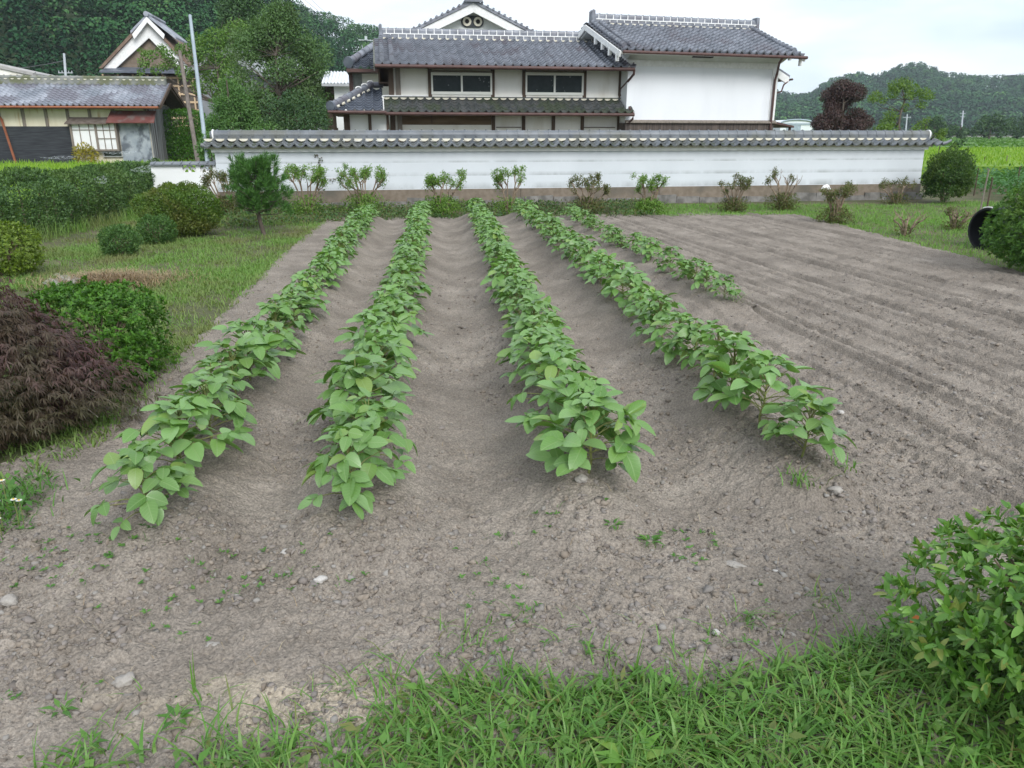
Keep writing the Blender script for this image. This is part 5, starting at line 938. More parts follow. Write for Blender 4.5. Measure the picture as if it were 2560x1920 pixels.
ridge(r, -.42, 5.98, 2.25, 5.40, h=.20); crescents(r, -.4, 5.9, 2.06, 5.38, h=.055)
b = MB(); b.box(-.02, kw + .02, -.03, 5.02, 0, 2.10); b.build("plank_cladding", mat("dark_plank", (.055, .045, .04), (.13, .105, .09), scale=3, rough=.85, bump=.5, stretch=(6, 1, .3)), r); b = MB(); b.prism([(-.12, 2.10), (-.12, 2.14), (-.005, 2.20), (-.005, 2.10)], -.03, kw + .1, 'x'); b.build("cladding_cap", WOODG, r)
b = MB(); b.tube([(-.6, -.93, 4.19), (6.05, -.93, 4.17)], .05, 8); g = K.hit(1955, 150, -.9)[0]; b.tube([(g, -.92, 4.15), (g - .02, -.8, 4.0), (kw - .12, -.16, 3.72), (kw - .13, -.09, 3.5), (kw - .13, -.09, 1.6)], .04, 7); b.build("gutter", COPPER, r, True)
b = MB(); b.prism([(kw + .031, 4.12), (kw + .85, 3.72), (kw + .85, 3.64), (kw + .031, 4.04)], .5, 4.6); pr_ = b.build("pent_roof", TILE, r); b = MB(); b.prism([(kw + .031, 4.038), (kw + .80, 3.66), (kw + .80, 3.46), (kw + .70, 3.45), (kw + .031, 3.80)], .46, .54); b.build("pent_bargeboard", WHITE, pr_); b = MB(); b.prism([(kw + .031, 3.98), (kw + .7, 3.60), (kw + .7, 3.52), (kw + .031, 3.6)], .6, 4.5); b.build("pent_soffit", WOOD, pr_); b = MB(); b.tube([(kw + .9, .4, 3.58), (kw + .88, 4.6, 3.56)], .035, 7); b.tube([(kw + .85, .5, 3.56), (kw + .6, .45, 3.4), (kw + .5, .4, 3.18), (kw + .05, .3, 3.05)], .028, 7); b.build("pent_gutter", COPPER, pr_, True)
b = MB(); b.prism([(kw + .04, 2.22), (kw + 1.1, 2.02), (kw + 1.1, 1.96), (kw + .04, 2.14)], .3, 2.2); b.box(kw + .98, kw + 1.05, .4, .47, 0, 1.97); b.build("lean_to_roof", COPPER, r)
# ---------------------------------------------------------------- tiled shed on the left
S = Frame(385, 38, 9.0); r = S.root("tiled_shed", "long low shed with a weathered tiled roof behind the rice on the left", "shed")
sx = lambda px_, py_=330, d=0: S.hit(px_, py_, d)[0]
sz = lambda py_, px_=200, d=0: S.hit(px_, py_, d)[1]
xl = sx(0) - 2.2; x1 = sx(375)
b = MB(); b.box(xl, x1, .02, 4.2, 0, 3.15); b.build("wall", mat("stained_cream_plaster", (.70, .66, .52), (.62, .57, .42), scale=1.2, rough=.9, c3=(.42, .27, .10), s3=1.4, p3=(.60, .72), stretch=(2.2, 1, .35)), r)
for a in (5, 65, 122, 176, 231, 290, 370): b = MB(); b.box(sx(a) - .07, sx(a) + .07, -.03, .015, sz(316) + .0, 3.1); b.build("post", WOODG, r)
b = MB(); b.box(xl, sx(182), -.04, .016, 0, sz(316)); b.build("black_boarding", BLKB, r)
tiles("roof_tiles", r, TILE_S, xl - .3, sx(402, 262, -.6), -.65, sz(263, 200, -.65), 1.8, 4.10, sag=.02, lift=.034); tiles("roof_tiles", r, TILE_S, xl - .3, sx(402, 262, -.6), 4.8, 3.0, 1.8, 4.10)
xe = sx(402, 262, -.6); b = MB(); b.prism([(-.6, 2.95), (1.8, 3.97), (4.75, 2.92), (4.75, 2.83), (1.8, 3.87), (-.56, 2.85)], xl, xe - .03, 'x'); b.build("soffit", WOOD, r)
b = MB(); b.bar((xe + .01, -.68, 2.98), (xe + .01, 1.8, 4.08), .05, .16); b.bar((xe + .01, 4.8, 2.95), (xe + .01, 1.8, 4.08), .05, .16); b.build("verge_board", WOOD, r)
b = MB(); b.prism([(.02, 3.15), (4.2, 3.15), (1.8, 3.86)], xl, x1 - .03, 'x'); b.build("gable_wall", WOOD, r)
b = MB(); b.box(xl, xe - .2, 1.62, 1.98, 4.04, 4.2); b.box(xl, xe - .2, 1.67, 1.93, 4.2, 4.33); b.tube([(xl, 1.8, 4.36), (xe - .18, 1.8, 4.36)], .09, 8); x = xl
while x < xe - .25: b.tube([(x, 1.8, 4.4), (x, 1.8, 4.47)], .045, 6); x += .3
b.build("ridge", mat("mossy_ridge", (.17, .18, .16), (.28, .28, .27), scale=4, bump=.3, c3=(.14, .15, .09), s3=2, p3=(.5, .6)), r); crescents(r, xl, xe - .3, 1.66, 4.30, h=.05, wd=.14, pitch=.3)
wx0, wx1 = sx(181), sx(297); z0, z1 = sz(373), sz(309); b = MB(); b.box(wx0, wx1, -.30, -.005, z0 - .08, z0); b.box(wx0, wx1, -.30, -.005, z1, z1 + .06); b.box(wx0, wx0 + .09, -.30, -.005, z0, z1); b.box(wx1 - .09, wx1, -.30, -.005, z0, z1); m_ = (wx0 + wx1) / 2 + .1; b.box(m_ - .05, m_ + .05, -.295, -.2, z0, z1)
for a in (.18, .55): b.box(wx0 + .09 + (m_ - wx0) * (a + .1), wx0 + .12 + (m_ - wx0) * (a + .1), -.285, -.25, z0, z1)
b.box(wx0 + .09, m_ - .05, -.286, -.25, z1 - .3, z1 - .27)
for a in (.35, .66): b.box(m_ + (wx1 - m_) * a - .015, m_ + (wx1 - m_) * a + .015, -.285, -.25, z0, z1)
for a in (.42, .75): b.box(m_ + .05, wx1 - .09, -.286, -.25, z0 + (z1 - z0) * a - .015, z0 + (z1 - z0) * a + .015)
wf = b.build("window", WOODG, r); b = MB(); b.box(wx0 + .08, wx1 - .08, -.245, -.23, z0, z1); b.build("pane", mat("paper_pane", (.78, .79, .78), (.72, .73, .72), scale=2), wf)
def awn(a, c_, y0, y1, out, m, nm):
    zz1, zz0 = S.hit(a, y0, 0)[1], S.hit(a, y1, -out)[1]; b = MB(); xa, xb = S.hit(a, y1, -out)[0], S.hit(c_, y1, -out)[0]; b.hexa([(xa, -out, zz0 - .05), (xb, -out, zz0 - .05), (xb, .0, zz1 - .05), (xa + .12, .0, zz1 - .05), (xa, -out, zz0), (xb, -out, zz0), (xb, .0, zz1), (xa + .12, .0, zz1)]); return b.build(nm, m, r)
awn(160, 268, 293, 308, .5, mat("bark_awning", (.10, .08, .065), (.17, .14, .12), scale=5, rough=.9, bump=.5), "awning"); awn(264, 385, 276, 305, .62, mat("rusty_sheet", (.125, .044, .04), (.17, .065, .056), scale=3, rough=.7, c3=(.16, .12, .11), s3=2.2, p3=(.52, .66)), "rusty_awning")
dx0, dx1 = sx(299), sx(374); dm = mat("weathered_metal_door", (.24, .28, .31), (.36, .40, .42), scale=3, rough=.6, c3=(.12, .14, .16), s3=2.6, p3=(.5, .62), stretch=(1, 1, .8)); b = MB(); b.box(dx0, dx1, -.06, .014, 0, sz(307)); b.build("door", dm, r)
b = MB(); b.box(x1 + .002, x1 + .06, .02, 4.2, 0, 3.1); b.build("side_boarding", mat("striped_boards", (.20, .21, .21), (.34, .35, .35), scale=2, rough=.85, stretch=(1, 9, .2), c3=(.09, .085, .08), s3=1.6, p3=(.5, .55)), r)
b = MB(); b.box(sx(250), sx(300), -.09, -.005, sz(393), sz(372) - .12); b.build("small_frame", mat("grey_frame", (.30, .31, .29), (.38, .39, .37)), r); b = MB(); b.box(sx(254), sx(297), -.105, -.092, sz(390), sz(375) - .1); b.build("small_pane", GLASS, r)
b = MB(); b.tube([(xl, -.72, 2.93), (xe - .1, -.72, 2.93)], .05, 7); b.tube([(sx(6), -.7, 2.9), (sx(8), -.3, 2.6), (sx(12), -.10, 2.4), (sx(28), -.10, .3)], .055, 7); b.build("gutter", mat("rust_pipe", (.26, .09, .05), (.33, .13, .07), scale=4), r, True)
YL = leafmat("yellow_leaf", [(.42, .34, .03), (.34, .30, .04), (.24, .24, .05)], trans=.3); c = S.world(sx(217), -.7); o_ = empty("yellow_shrub", (c[0], c[1], 0), 0, "yellow leaved plant in front of the shed window", "plant"); P, u = shell(420, .55, .35, 1.25, 2, .3, .6, .6, 3, 5); v, q, _ = leafmesh(P, u + rdir(len(u)) * .5, u + rdir(len(u)) * .5, .16, .06); npmesh("foliage", v, q, YL, o_); b = MB(); [b.tube([(0, 0, 0), (random.uniform(-.3, .3), 0, 1)], .012, 5) for i in range(5)]; b.build("stems", TWIG, o_)
# grey roof beyond the shed, at the left edge
Lr = Frame(0, 46, 9.0); r = Lr.root("grey_roofed_house", "house with a pale grey roof at the left edge behind the shed", "house"); e = Lr.hit(88, 183, 0)
b = MB(); b.box(-9, e[0] - .3, .6, 6, 0, e[1] - .25); b.build("wall", PLA_C, r); GRF = mat("pale_grey_roof", (.30, .29, .28), (.40, .39, .37), scale=3, rough=.8)
za = Lr.hit(0, 157, 0)[1]; k_ = (za - e[1]) / (0 - e[0]); b = MB(); b.prism([(e[0], e[1]), (e[0], e[1] - .16), (-7, e[1] - .16 + k_ * (-7 - e[0])), (-7, e[1] + k_ * (-7 - e[0]))], -.3, 7); b.tube([(e[0], 0, e[1] - .02), (-7, 0, e[1] + k_ * (-7 - e[0]) - .02)], .1, 7); b.build("roof", GRF, r); b = MB(); b.prism([(e[0] - .1, e[1] - .165), (e[0] - .1, e[1] - .5), (-7, e[1] - .5 + k_ * (-7 - e[0])), (-7, e[1] - .165 + k_ * (-7 - e[0]))], -.2, -.1); b.build("bargeboard", PLA_C, r)
# ---------------------------------------------------------------- gabled farmhouse under repair
Fm = Frame(367, 54, 10.0); r = Fm.root("repaired_farmhouse", "tall steep gabled farmhouse under repair with white boards and lattice framing", "house"); fx = lambda x, y, d=0: Fm.hit(x, y, d)
a_ = fx(370, 57); bl = fx(262, 172); br = fx(478, 172); ax_, az_ = a_
for sg, e in ((-1, bl), (1, br)):
    ux, uz = e[0] - ax_, e[1] - az_; mk = lambda o: (ax_, az_ - o * 1.0)
    p = [(ax_, az_), (e[0], e[1]), (e[0] - sg * .75, e[1]), (ax_, az_ - .95)]; b = MB(); b.prism(p if sg < 0 else p[::-1], -.3, -.15); b.build("bargeboard", WHITE, r)
    p = [(ax_, az_ + .28), (e[0] + sg * .25, e[1] + .0), (e[0] + sg * .02, e[1] + .0), (ax_, az_ + .01)]; b = MB(); b.prism(p if sg < 0 else p[::-1], -.5, 8); b.build("roof", mat("thatch_cover", (.15, .10, .075), (.21, .15, .11), scale=4), r)
b = MB(); b.prism([(bl[0] + .6, bl[1]), (br[0] - .6, bl[1]), (ax_, az_ - .8)], 0, 7.5); b.build("gable_wall", mat("brown_gable", (.15, .115, .085), (.21, .17, .13), scale=3, bump=.3), r)
l0, l1 = fx(250, 178, -.8), fx(480, 178, -.8); b = MB(); b.hexa([(l0[0], -1.0, l0[1] - .1), (l1[0], -1.0, l0[1] - .1), (l1[0], 0, bl[1] - .02), (l0[0] + .3, 0, bl[1] - .02), (l0[0], -1.0, l0[1]), (l1[0], -1.0, l0[1]), (l1[0], 0, bl[1] + .12), (l0[0] + .3, 0, bl[1] + .12)]); b.build("pent_roof", TILE_B, r)
c0 = fx(331, 86, -.6); cp = fx(368, 50, -.6); c1 = fx(412, 86, -.6); b = MB(); b.prism([(c0[0], c0[1]), (c0[0] + .1, c0[1] - .3), (cp[0], cp[1] - .15), (cp[0], cp[1] + .2)], -.7, -.58); b.prism([(cp[0], cp[1] + .2), (cp[0], cp[1] - .15), (c1[0] - .1, c1[1] - .3), (c1[0], c1[1])], -.7, -.58); b.build("cap_bargeboard", WHITE, r)
q1 = fx(440, 100, -.6); b = MB(); b.prism([(cp[0], cp[1] + .36), (cp[0], cp[1] + .21), (q1[0], q1[1] + .05), (q1[0], q1[1] + .2)], -.6, 4); b.prism([(c0[0] - .1, c0[1] + .05), (c0[0] - .1, c0[1] + .22), (cp[0], cp[1] + .36), (cp[0], cp[1] + .21)], -.6, 4); b.tube([(cp[0], -.75, cp[1] + .36), (cp[0], 4, cp[1] + .36)], .17, 8); b.build("cap_roof", TILE_S, r)
wx0, wx1 = fx(262, 230)[0], fx(500, 230)[0]; zt_ = l0[1] - .12; b = MB(); b.box(wx0, wx1, .05, 7, 0, zt_); b.build("wall", mat("dark_lath_wall", (.09, .075, .06), (.14, .12, .10), scale=5), r); b = MB(); x = wx0
while x < wx1: b.box(x, x + .1, -.09, .02, 0, zt_); x += .95
z = .6
while z < zt_: b.box(wx0, wx1, -.05, .045, z, z + .13); z += .52
b.build("lattice", WOODL, r)
# grey building behind the maple
Gb = Frame(560, 50, -14.0); r = Gb.root("grey_barn", "grey roofed barn half hidden behind the trees", "barn"); g = lambda x, y, d=0: Gb.hit(x, y, d)
p0, p1, p2 = g(487, 190), g(563, 135), g(645, 190); b = MB(); b.prism([(p0[0], 0), (p2[0], 0), (p2[0], p2[1]), (p1[0], p1[1]), (p0[0], p0[1])], 0, 8); b.build("wall", mat("grey_wall", (.20, .215, .225), (.27, .28, .29), scale=2), r); b = MB()
for e, sg in ((p0, -1), (p2, 1)): q_ = [(p1[0], p1[1] + .5), (e[0] + sg * .5, e[1] + .2), (e[0] + sg * .5, e[1] - .08), (p1[0], p1[1] + .01)]; b.prism(q_ if sg < 0 else q_[::-1], -.5, 8.4)
b.build("roof", mat("grey_sheet_roof", (.26, .275, .28), (.33, .345, .35), scale=2, rough=.6), r)
# white greenhouse on the right
Gh = Frame(1948, 60, 5.0); r = Gh.root("greenhouse", "white arched greenhouse between the storehouse and the red leaved tree", "greenhouse"); g0, g1 = Gh.hit(1950, 325)[0], Gh.hit(2032, 325)[0]; gz = Gh.hit(1990, 299)[1]; zs = Gh.hit(1950, 308)[1]; mid = (g0 + g1) / 2
b = MB(); b.prism([(g0, 0)] + [(mid - (g1 - g0) / 2 * math.cos(a), zs + (gz - zs) * math.sin(a)) for a in np.linspace(0, math.pi, 13)] + [(g1, 0)], 0, 9); b.build("cover", mat("white_film", (.72, .76, .78), (.64, .68, .7), scale=1, rough=.4), r); b = MB(); b.tube([(mid - (g1 - g0) / 2 * math.cos(a), -.05, zs + (gz - zs) * math.sin(a)) for a in np.linspace(0, math.pi, 13)], .06, 6); b.box(g0, g1, -.05, .0 - .004, zs - .12, zs); b.box(mid - .8, mid + .3, -.06, -.005, 0, zs - .15); b.build("frame", mat("blue_grey_frame", (.35, .42, .48)), r)
# ---------------------------------------------------------------- poles, wires, small things
CONC = mat("concrete_pole", (.34, .37, .39), (.42, .45, .47), scale=6, rough=.8); WPOLE = mat("old_pole_wood", (.13, .11, .095), (.20, .17, .15), scale=4, rough=.95, bump=.4, stretch=(3, 3, .3))
def pole(top, bot, t, r0, r1, m, name, label, arms=(), cat="pole", tb=None):
    p = at(*top, t); q = at(*bot, tb or t); o = empty(name, (q[0], q[1], 0), 0, label, cat); v = Vector(p - np.array([q[0], q[1], 0])); v0 = Vector(np.array([0, 0, q[2]])); d_ = (v - v0); base = v0 - d_ * (v0.z / d_.z) if q[2] > 0 else v0
    b = MB(); b.tube([base, v], [r0, r1], 10); b.build("shaft", m, o, True)
    if arms:
        b = MB()
        for f, ln, ang in arms: c = base.lerp(v, f); e = Vector((math.cos(ang), math.sin(ang), 0)) * ln / 2; b.bar(c - e, c + e, .09, .09); [b.tube([c + e * k, c + e * k + Vector((0, 0, .22))], .05, 6) for k in (-.9, -.45, .45, .9)]
        b.build("crossarm", CONC, o)
    return o
pole((475, 38), (517, 392), 21.5, .06, .042, mat("grey_steel", (.28, .33, .37), (.34, .40, .44), scale=3, rough=.5), "steel_pole", "tall leaning grey metal pole behind the left end of the wall", tb=21.0)
pole((449, 128), (494, 402), 24, .07, .052, WPOLE, "wooden_pole", "old brown wooden pole leaning just left of the grey metal pole", tb=23.2)
pole((160, 134), (164, 185), 85, .17, .12, CONC, "utility_pole", "utility pole with a crossarm against the forested hill on the left", ((.80, 1.5, .1), (.62, 1.0, .1)), "utility pole")
pole((2408, 277), (2401, 345), 240, .32, .2, CONC, "utility_pole", "concrete utility pole rising from the far road on the right", ((.9, 2.6, .4), (.78, 1.8, .4)), "utility pole")
pole((2268, 286), (2264, 330), 170, .2, .13, CONC, "utility_pole", "small far utility pole behind the airy bright green tree", ((.88, 2.2, .3),), "utility pole")
WIRE = mat("wire", (.12, .12, .13), (.15, .15, .16))
for (a, c_, l_) in (((700, -60, 70), (841, 58, 120), "lower of two thin overhead wires crossing the sky at upper left"), ((722, -60, 70), (848, 56, 120), "upper of two thin overhead wires crossing the sky at upper left")):
    p, q = Vector(at(*a)), Vector(at(*c_)); b = MB(); b.tube([p.lerp(q, f) - Vector((0, 0, 1.2 * 4 * f * (1 - f) * .3)) for f in np.linspace(0, 1, 9)], .022, 4); o = b.build("overhead_wire", WIRE, None, True); tag(o, l_, "wire", "overhead wires")
p, q = Vector(at(-200, 170, 85)), Vector(at(160, 152, 85)); b = MB(); b.tube([p.lerp(q, f) - Vector((0, 0, 1.0 * f * (1 - f) * 4 * .6)) for f in np.linspace(0, 1, 9)], .03, 4); tag(b.build("overhead_wire", WIRE, None, True), "thin wire running left from the utility pole before the hill", "wire")
b = MB(); c = at(916, 100, 31); cc = Vector(c); b.tube([cc + Vector((-.32, 0, .0)), cc + Vector((.6, .3, -.01))], .02, 5); [b.tube([cc + Vector((-.3 + .12 * k, -.12, 0)), cc + Vector((-.3 + .12 * k, .12, 0))], .01, 4) for k in range(6)]; b.box(cc.x - .06, cc.x + .03, cc.y - .04, cc.y + .04, cc.z, cc.z + .14); b.tube([cc + Vector((.45, .2, 0)), cc + Vector((.45, .2, -2.2))], .02, 5); b.tube([cc + Vector((-.18, 0, -.2)), cc + Vector((-.18, 0, -.42))], .012, 5); tag(b.build("tv_antenna", mat("pale_metal", (.45, .5, .5), (.5, .55, .55))), "pale television antenna beside the farmhouse wing roof", "antenna")
# culvert pipe
c = gp(2455, 624); rad = .34; a_ = R(17); axd = Vector((math.cos(a_), math.sin(a_), 0)); r = empty("culvert_pipe", (c[0], c[1], 0), a_, "large black ribbed pipe lying open end forward on the right verge", "pipe")
BP = mat("black_plastic", (.012, .013, .015), (.02, .021, .024), scale=4, rough=.6, spec=.25); b = MB(); k = 34; rings = []
for i in range(41): rings.append((i * .065, rad + (.018 if i % 2 else 0)))
vs = []; fs = []; n = 36
for (x, rr) in rings: vs += [(x, rr * math.cos(t_), rad + rr * math.sin(t_) - .02) for t_ in np.linspace(0, 2 * math.pi, n + 1)[:-1]]
ni = len(rings)
for i in range(41): x, rr = i * .065, rad - .03 + (.012 if i % 2 else 0); vs += [(x, rr * math.cos(t_), rad + rr * math.sin(t_) - .02) for t_ in np.linspace(0, 2 * math.pi, n + 1)[:-1]]
for i in range(ni - 1):
    for j in range(n): fs.append((i * n + j, i * n + (j + 1) % n, (i + 1) * n + (j + 1) % n, (i + 1) * n + j)[::-1]); o2 = ni * n; fs.append((o2 + i * n + j, o2 + i * n + (j + 1) % n, o2 + (i + 1) * n + (j + 1) % n, o2 + (i + 1) * n + j))
for j in range(n): fs.append((j, (j + 1) % n, ni * n + (j + 1) % n, ni * n + j)); e = (ni - 1) * n; fs.append((e + j, e + (j + 1) % n, ni * n + e + (j + 1) % n, ni * n + e + j)[::-1])
b.add(vs, fs); b.build("shell", BP, r, True); b = MB(); b.tube([(.005, (rad + .01) * math.cos(t_), rad - .02 + (rad + .01) * math.sin(t_)) for t_ in np.linspace(1.2, 1.7, 6)], .010, 6); b.build("rim_highlight", WHITE, r, True)  # highlight on the pipe's top edge, put in as a thin white strip
# white glove stuck on the shrub
c = gp(2085, 562); p = at(2066, 470, np.linalg.norm(c - CAM) * .995); r = empty("white_glove", tuple(p), .2, "white work glove hung upside down on a shrub before the wall", "glove"); b = MB()
b.tube([(-.10, 0, -.03), (-.06, 0, .02), (0, -.005, .035), (.05, -.01, .01)], [.028, .042, .046, .04], 10)
for i, (dy, ln) in enumerate(((-.03, .075), (-.01, .095), (.012, .085), (.03, .065))): b.tube([(.04, dy - .01, .015), (.075, dy - .012, -.02), (.08, dy - .014, -.02 - ln * .7)], [.014, .0125, .009], 7)
b.tube([(-.01, -.04, .02), (.005, -.07, -.02), (.0, -.075, -.05)], [.015, .013, .009], 7); b.build("glove_fabric", WHITE, r, True)
# ================================================================ CROPS BEYOND
RICE = leafmat("rice_blade", [(.15, .28, .02), (.19, .33, .025), (.22, .36, .035), (.26, .36, .05)], trans=.35, rough=.6)
RB = mat("rice_bed", (.12, .22, .02), (.17, .28, .03), scale=2, rough=.9)
def crop(name, label, poly, z, n, w_, m, bed, hv=.25, bx=None):
    b = MB(); k = len(poly); b.add([(x, y, -.02) for x, y in poly] + [(x, y, z - hv * .7) for x, y in poly], [tuple(range(k, 2 * k))] + [(i, (i + 1) % k, (i + 1) % k + k, i + k) for i in range(k)]); tag(b.build(name + "_bed", bed), label + ", the shaded mass below", name.replace("_", " "), None, "stuff")
    xs_, ys_ = [p[0] for p in poly], [p[1] for p in poly]; c = pts_in(poly, n, (min(xs_), max(xs_), min(ys_), max(ys_)), (lambda x, y: np.clip((min(ys_) + 4) / np.maximum(y, 1), .12, 1))); q = len(c); sc_ = np.clip(c[:, 1] / 30, .7, 3)
    v, f = blades(np.stack([c[:, 0], c[:, 1], np.full(q, z - hv)], 1), hv * (1 + .5 * rng.random(q)), rng.random(q) * 6.28, .15 + .6 * rng.random(q), w_ * sc_, 2); tag(npmesh(name, v, f, m, None, True), label, name.replace("_", " "), None, "stuff")
P0 = [W.world(-.3, 1.2)[:2], W.world(-1.5, 17.5)[:2]]
crop("rice_paddy", "bright green rice paddy between the hedge and the tiled shed", [tuple(A + nrm * .8 - d * 4)] + [tuple(B + nrm * .9), (-8.2, 21), (-14.0, 36.4), (-24, 36), (-34, 33.5), (-22, 14)], .66, 26000, .035, RICE, RB)
RR = [(14.2, 31.5), (60, 31.5), (90, 68), (22, 68)]; crop("rice_field", "bright green rice field beyond the bean crop on the right", RR, .72, 26000, .05, RICE, RB)
RD = leafmat("late_rice_blade", [(.07, .17, .025), (.09, .20, .03), (.12, .23, .04)], trans=.3); crop("far_rice_field", "darker green rice field by the far road", [(22, 72), (92, 72), (200, 215), (50, 215)], .75, 9000, .22, RD, mat("far_rice_bed", (.06, .14, .025), (.09, .17, .03), scale=.6))
b = MB(); p = [at(1500, HOR, 232), at(3400, HOR, 232)]; b.hexa([(p[0][0], p[0][1], -.02), (p[1][0], p[1][1], -.02), (p[1][0], p[1][1] + 8, -.02), (p[0][0], p[0][1] + 8, -.02), (p[0][0], p[0][1] + 1, .55), (p[1][0], p[1][1] + 1, .55), (p[1][0], p[1][1] + 8, .55), (p[0][0], p[0][1] + 8, .55)]); tag(b.build("road", mat("road_bank", (.22, .23, .24), (.30, .30, .30), scale=.5)), kind="structure")
BEAN = leafmat("crop_leaf", [(.05, .14, .04), (.075, .19, .06), (.10, .23, .08)], trans=.3); BC = [W.world(wl + 1.6, -.8)[:2], (19, 14.2), (34, 18), (40, 30.5), (15.5, 30.5)]
c = pts_in(BC, 26000, (10, 40, 13, 31), lambda x, y: np.clip(.25 + 1.6 * (fbm(x * 1.3, y * 1.3, 2, 61) - .25), .1, 1)); k = len(c); hh = .10 + .48 * rng.random(k) ** .6 * (.5 + fbm(c[:, 0] * 1.1, c[:, 1] * 1.1, 3, 62)); v, q, _ = leafmesh(np.stack([c[:, 0], c[:, 1], hh], 1), rdir(k) + [0, 0, -.1], rdir(k) * .45 + [0, 0, 1], .13 * rng.uniform(.6, 1.3, k), .09); tag(npmesh("bean_crop", v, q, BEAN), "leafy green bean crop on the far right behind the black pipe", "bean crop", None, "stuff")
for i, (x, y, yt, l_) in enumerate(((2412, 408, 396, "short dark stake at the far edge of the bean crop, leftmost one"), (2461, 410, 398, "dark stake at the far edge of the bean crop, in the middle"), (2514, 410, 395, "pale stake at the far edge of the bean crop toward the right"), (2442, 446, 430, "dark stake in the middle of the bean crop"), (2459, 478, 433, "taller pale brown stake in the bean crop"), (2474, 482, 456, "dark stake in front of the taller pale brown one"), (2548, 445, 425, "dark stake in the bean crop near the right edge"))):
    D_ = 1.3; t = D_ / ((y - HOR) * CP / F); p = at(x, y, t); h_ = (y - yt) * CP / F * t + p[2]; b = MB(); b.tube([(0, 0, -.02), (random.gauss(0, .02), 0, h_ + .1)], [.02, .016], 7); b.disc((0, 0, h_ + .1), .018, (0, 0, 1), .02, 7); o = b.build("stake", WOOD if "dark" in l_ else WOODG); o.location = (p[0], p[1], 0); tag(o, l_, "stake", "stakes in the bean crop")
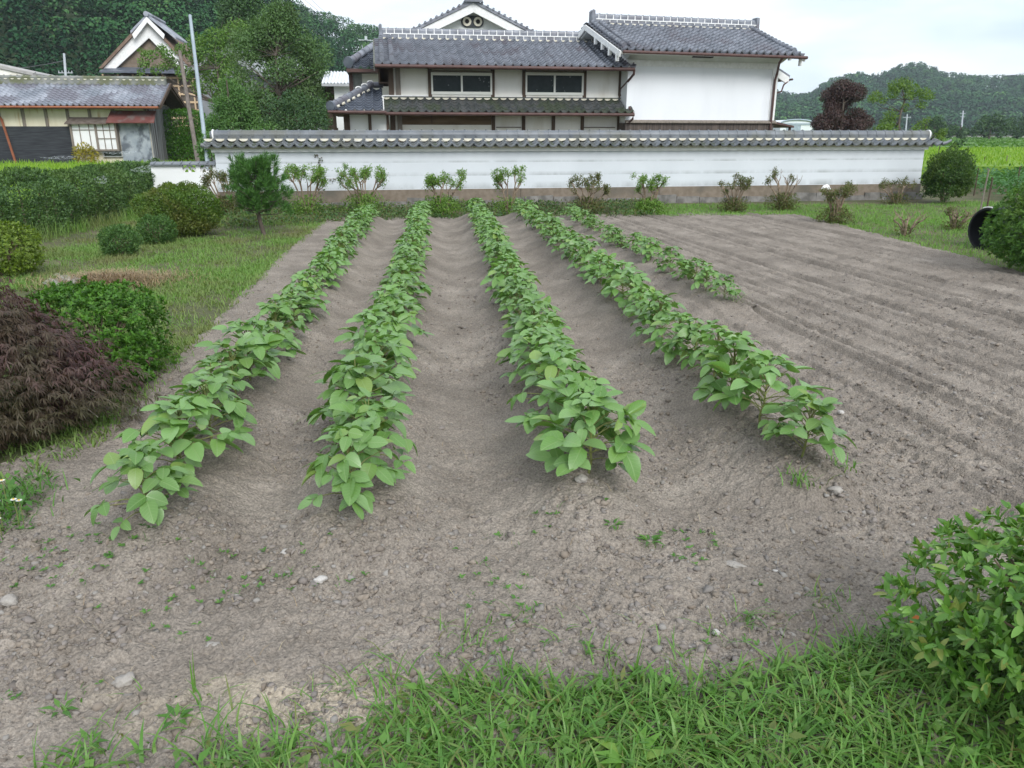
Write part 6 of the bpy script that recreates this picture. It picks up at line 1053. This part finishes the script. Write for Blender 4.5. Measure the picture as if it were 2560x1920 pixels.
# ================================================================ HILLS
HILLM = mat("hill_soil", (.03, .05, .02), (.05, .075, .03), scale=.05, rough=1)
FOR = bpy.data.materials.new("forest"); FOR.use_nodes = True; t_ = FOR.node_tree; n_ = t_.nodes; l_ = t_.links; at_ = n_.new("ShaderNodeAttribute"); at_.attribute_name = "tint"; rp = n_.new("ShaderNodeValToRGB"); e_ = rp.color_ramp.elements; e_[0].color = (.018, .064, .026, 1); e_[1].color = (.085, .18, .05, 1); e_.new(.55).color = (.036, .105, .036, 1); l_.new(at_.outputs['Fac'], rp.inputs[0]); l_.new(rp.outputs[0], n_["Principled BSDF"].inputs['Base Color']); n_["Principled BSDF"].inputs['Roughness'].default_value = .9; n_["Principled BSDF"].inputs['Specular IOR Level'].default_value = .1
def hill(name, fname, label, sky, tb, tr, th, ntree, per, crown, q_size, seed, tl=(.1, .6)):
    xs_ = np.arange(sky[0][0], sky[-1][0] + 1, 12.0); ys_ = np.interp(xs_, [p[0] for p in sky], [p[1] for p in sky]); k = len(xs_); nv = 26; V = np.zeros((nv + 6, k, 3)); trv = tr(xs_); tbv = tb(xs_)
    for j in range(k):
        top = at(xs_[j], ys_[j], trv[j]); top[2] -= th * .8; bot = at(xs_[j], HOR, tbv[j]); bot[2] = -.5
        for i in range(nv): f = i / (nv - 1); p = bot + (top - bot) * f; p[2] = bot[2] + (top[2] - bot[2]) * (f ** .9 * .8 + .2 * math.sin(f * math.pi / 2)); V[i, j] = p
        dirv = (top - bot); dirv[2] = 0
        for i in range(6): V[nv + i, j] = top + dirv * .22 * (i + 1) - np.array([0, 0, top[2] * .17 * (i + 1)])
    bump = (fbm(V[:nv, :, 0] * .035, V[:nv, :, 1] * .035, 3, seed) - .45) * th * 1.3 * np.sin(np.linspace(0, 1, nv) * math.pi)[:, None]; V[:nv, :, 2] += bump
    nvt = nv + 6; idx = np.arange(nvt * k).reshape(nvt, k); q = np.stack([idx[:-1, :-1], idx[:-1, 1:], idx[1:, 1:], idx[1:, :-1]], -1).reshape(-1, 4); tag(npmesh(name, V.reshape(-1, 3), q, HILLM, None, True), kind="structure")
    wj = np.linalg.norm(np.diff(V[nv - 1], axis=0), axis=1); cum = np.concatenate([[0], np.cumsum(wj)]); cum /= cum[-1]
    fj = np.interp(rng.random(ntree), cum, np.arange(k)); fi = rng.random(ntree) * (nv + .5); i0 = np.minimum(fi.astype(int), nvt - 2); j0 = np.minimum(fj.astype(int), k - 2); a = (fi - i0)[:, None]; b_ = (fj - j0)[:, None]
    P = (V[i0, j0] * (1 - a) + V[i0 + 1, j0] * a) * (1 - b_) + (V[i0, j0 + 1] * (1 - a) + V[i0 + 1, j0 + 1] * a) * b_
    hgt = th * rng.uniform(.7, 1.25, ntree); kind = fbm(P[:, 0] * .02, P[:, 1] * .02, 3, seed + 3) + rng.normal(size=ntree) * .06 > .47; wid = crown * rng.uniform(.75, 1.25, ntree) * np.where(kind, 1, 1.25)
    tint = np.clip(np.where(kind, .18, tl[1]) + rng.normal(size=ntree) * .2 + .45 * (fbm(P[:, 0] * .03, P[:, 1] * .03, 2, seed + 7) - .4), 0, 1)
    I = np.repeat(np.arange(ntree), per); n = len(I); u = rdir(n); f = rng.random(n) ** .8; f = np.where(kind[I], f, .45 + .55 * np.sqrt(f)); rad = np.where(kind[I], (1 - f) * .95 + .10, np.sqrt(np.clip(1 - ((f - .62) / .42) ** 2, .05, 1))); az = rng.random(n) * 6.283
    rr = rad * wid[I] * .5 * (1 - .35 * rng.random(n) ** 2); C = P[I] + np.stack([np.cos(az) * rr, np.sin(az) * rr, (.12 + .88 * f) * hgt[I]], 1); o = np.stack([np.cos(az), np.sin(az), np.full(n, .5)], 1); D = np.stack([np.cos(az), np.sin(az), np.full(n, -.5)], 1) + u * .7
    v, fq, _ = leafmesh(C, D, o + u * .22, q_size * rng.uniform(.7, 1.35, n), q_size * .75, .15, .1); tag(npmesh(fname, v, fq, FOR, None, False, None, np.repeat(np.clip(tint[I] + rng.normal(size=n) * .05, 0, 1), 4)), label, "forest", None, "stuff")
SK1 = [(-420, -405), (0, -380), (200, -330), (400, -220), (560, -110), (640, -45), (700, -8), (720, 2), (745, 28), (775, 42), (810, 52), (840, 62), (870, 74), (900, 82), (940, 88), (1040, 112), (1180, 170), (1320, 240), (1420, 300)]
hill("hill", "hill_forest", "steep dark green cedar forest covering the hill on the left", SK1, lambda x: np.interp(x, [-700, 500, 900, 1420], [95, 110, 170, 220]), lambda x: np.interp(x, [-700, 300, 900, 1420], [215, 230, 290, 330]), 9.0, 3000, 125, 4.4, .62, 5)
SK2 = [(1300, 300), (1500, 285), (1700, 262), (1860, 238), (1937, 231), (1992, 243), (2030, 240), (2048, 225), (2062, 214), (2085, 202), (2105, 196), (2134, 185), (2150, 186), (2172, 194), (2200, 186), (2227, 176), (2255, 164), (2279, 161), (2310, 163), (2330, 172), (2354, 185), (2385, 191), (2412, 193), (2440, 197), (2461, 200), (2500, 196), (2560, 193), (2700, 180), (2900, 170), (3200, 200)]
hill("mountain", "mountain_forest", "hazy wooded mountain ridge on the right horizon", SK2, lambda x: np.full_like(x, 430.0), lambda x: np.interp(x, [1300, 1990, 2050, 3200], [820, 780, 690, 680]), 9.0, 6500, 34, 6.0, 2.0, 9, (.1, .5))
# ================================================================ HAZE
hm = bpy.data.materials.new("haze"); hm.use_nodes = True; t_ = hm.node_tree; t_.nodes.remove(t_.nodes["Principled BSDF"]); pv = t_.nodes.new("ShaderNodeVolumePrincipled"); pv.inputs['Color'].default_value = (.78, .88, .96, 1); pv.inputs['Density'].default_value = HAZE; pv.inputs['Anisotropy'].default_value = .2; t_.links.new(pv.outputs[0], t_.nodes["Material Output"].inputs['Volume'])
b = MB(); b.box(-1300, 1300, -1290, 1310, -6, 140); hz_ = b.build("haze", hm); tag(hz_, "thin pale bluish haze lying over the valley", "haze", None, "stuff"); hz_.display_type = 'WIRE'
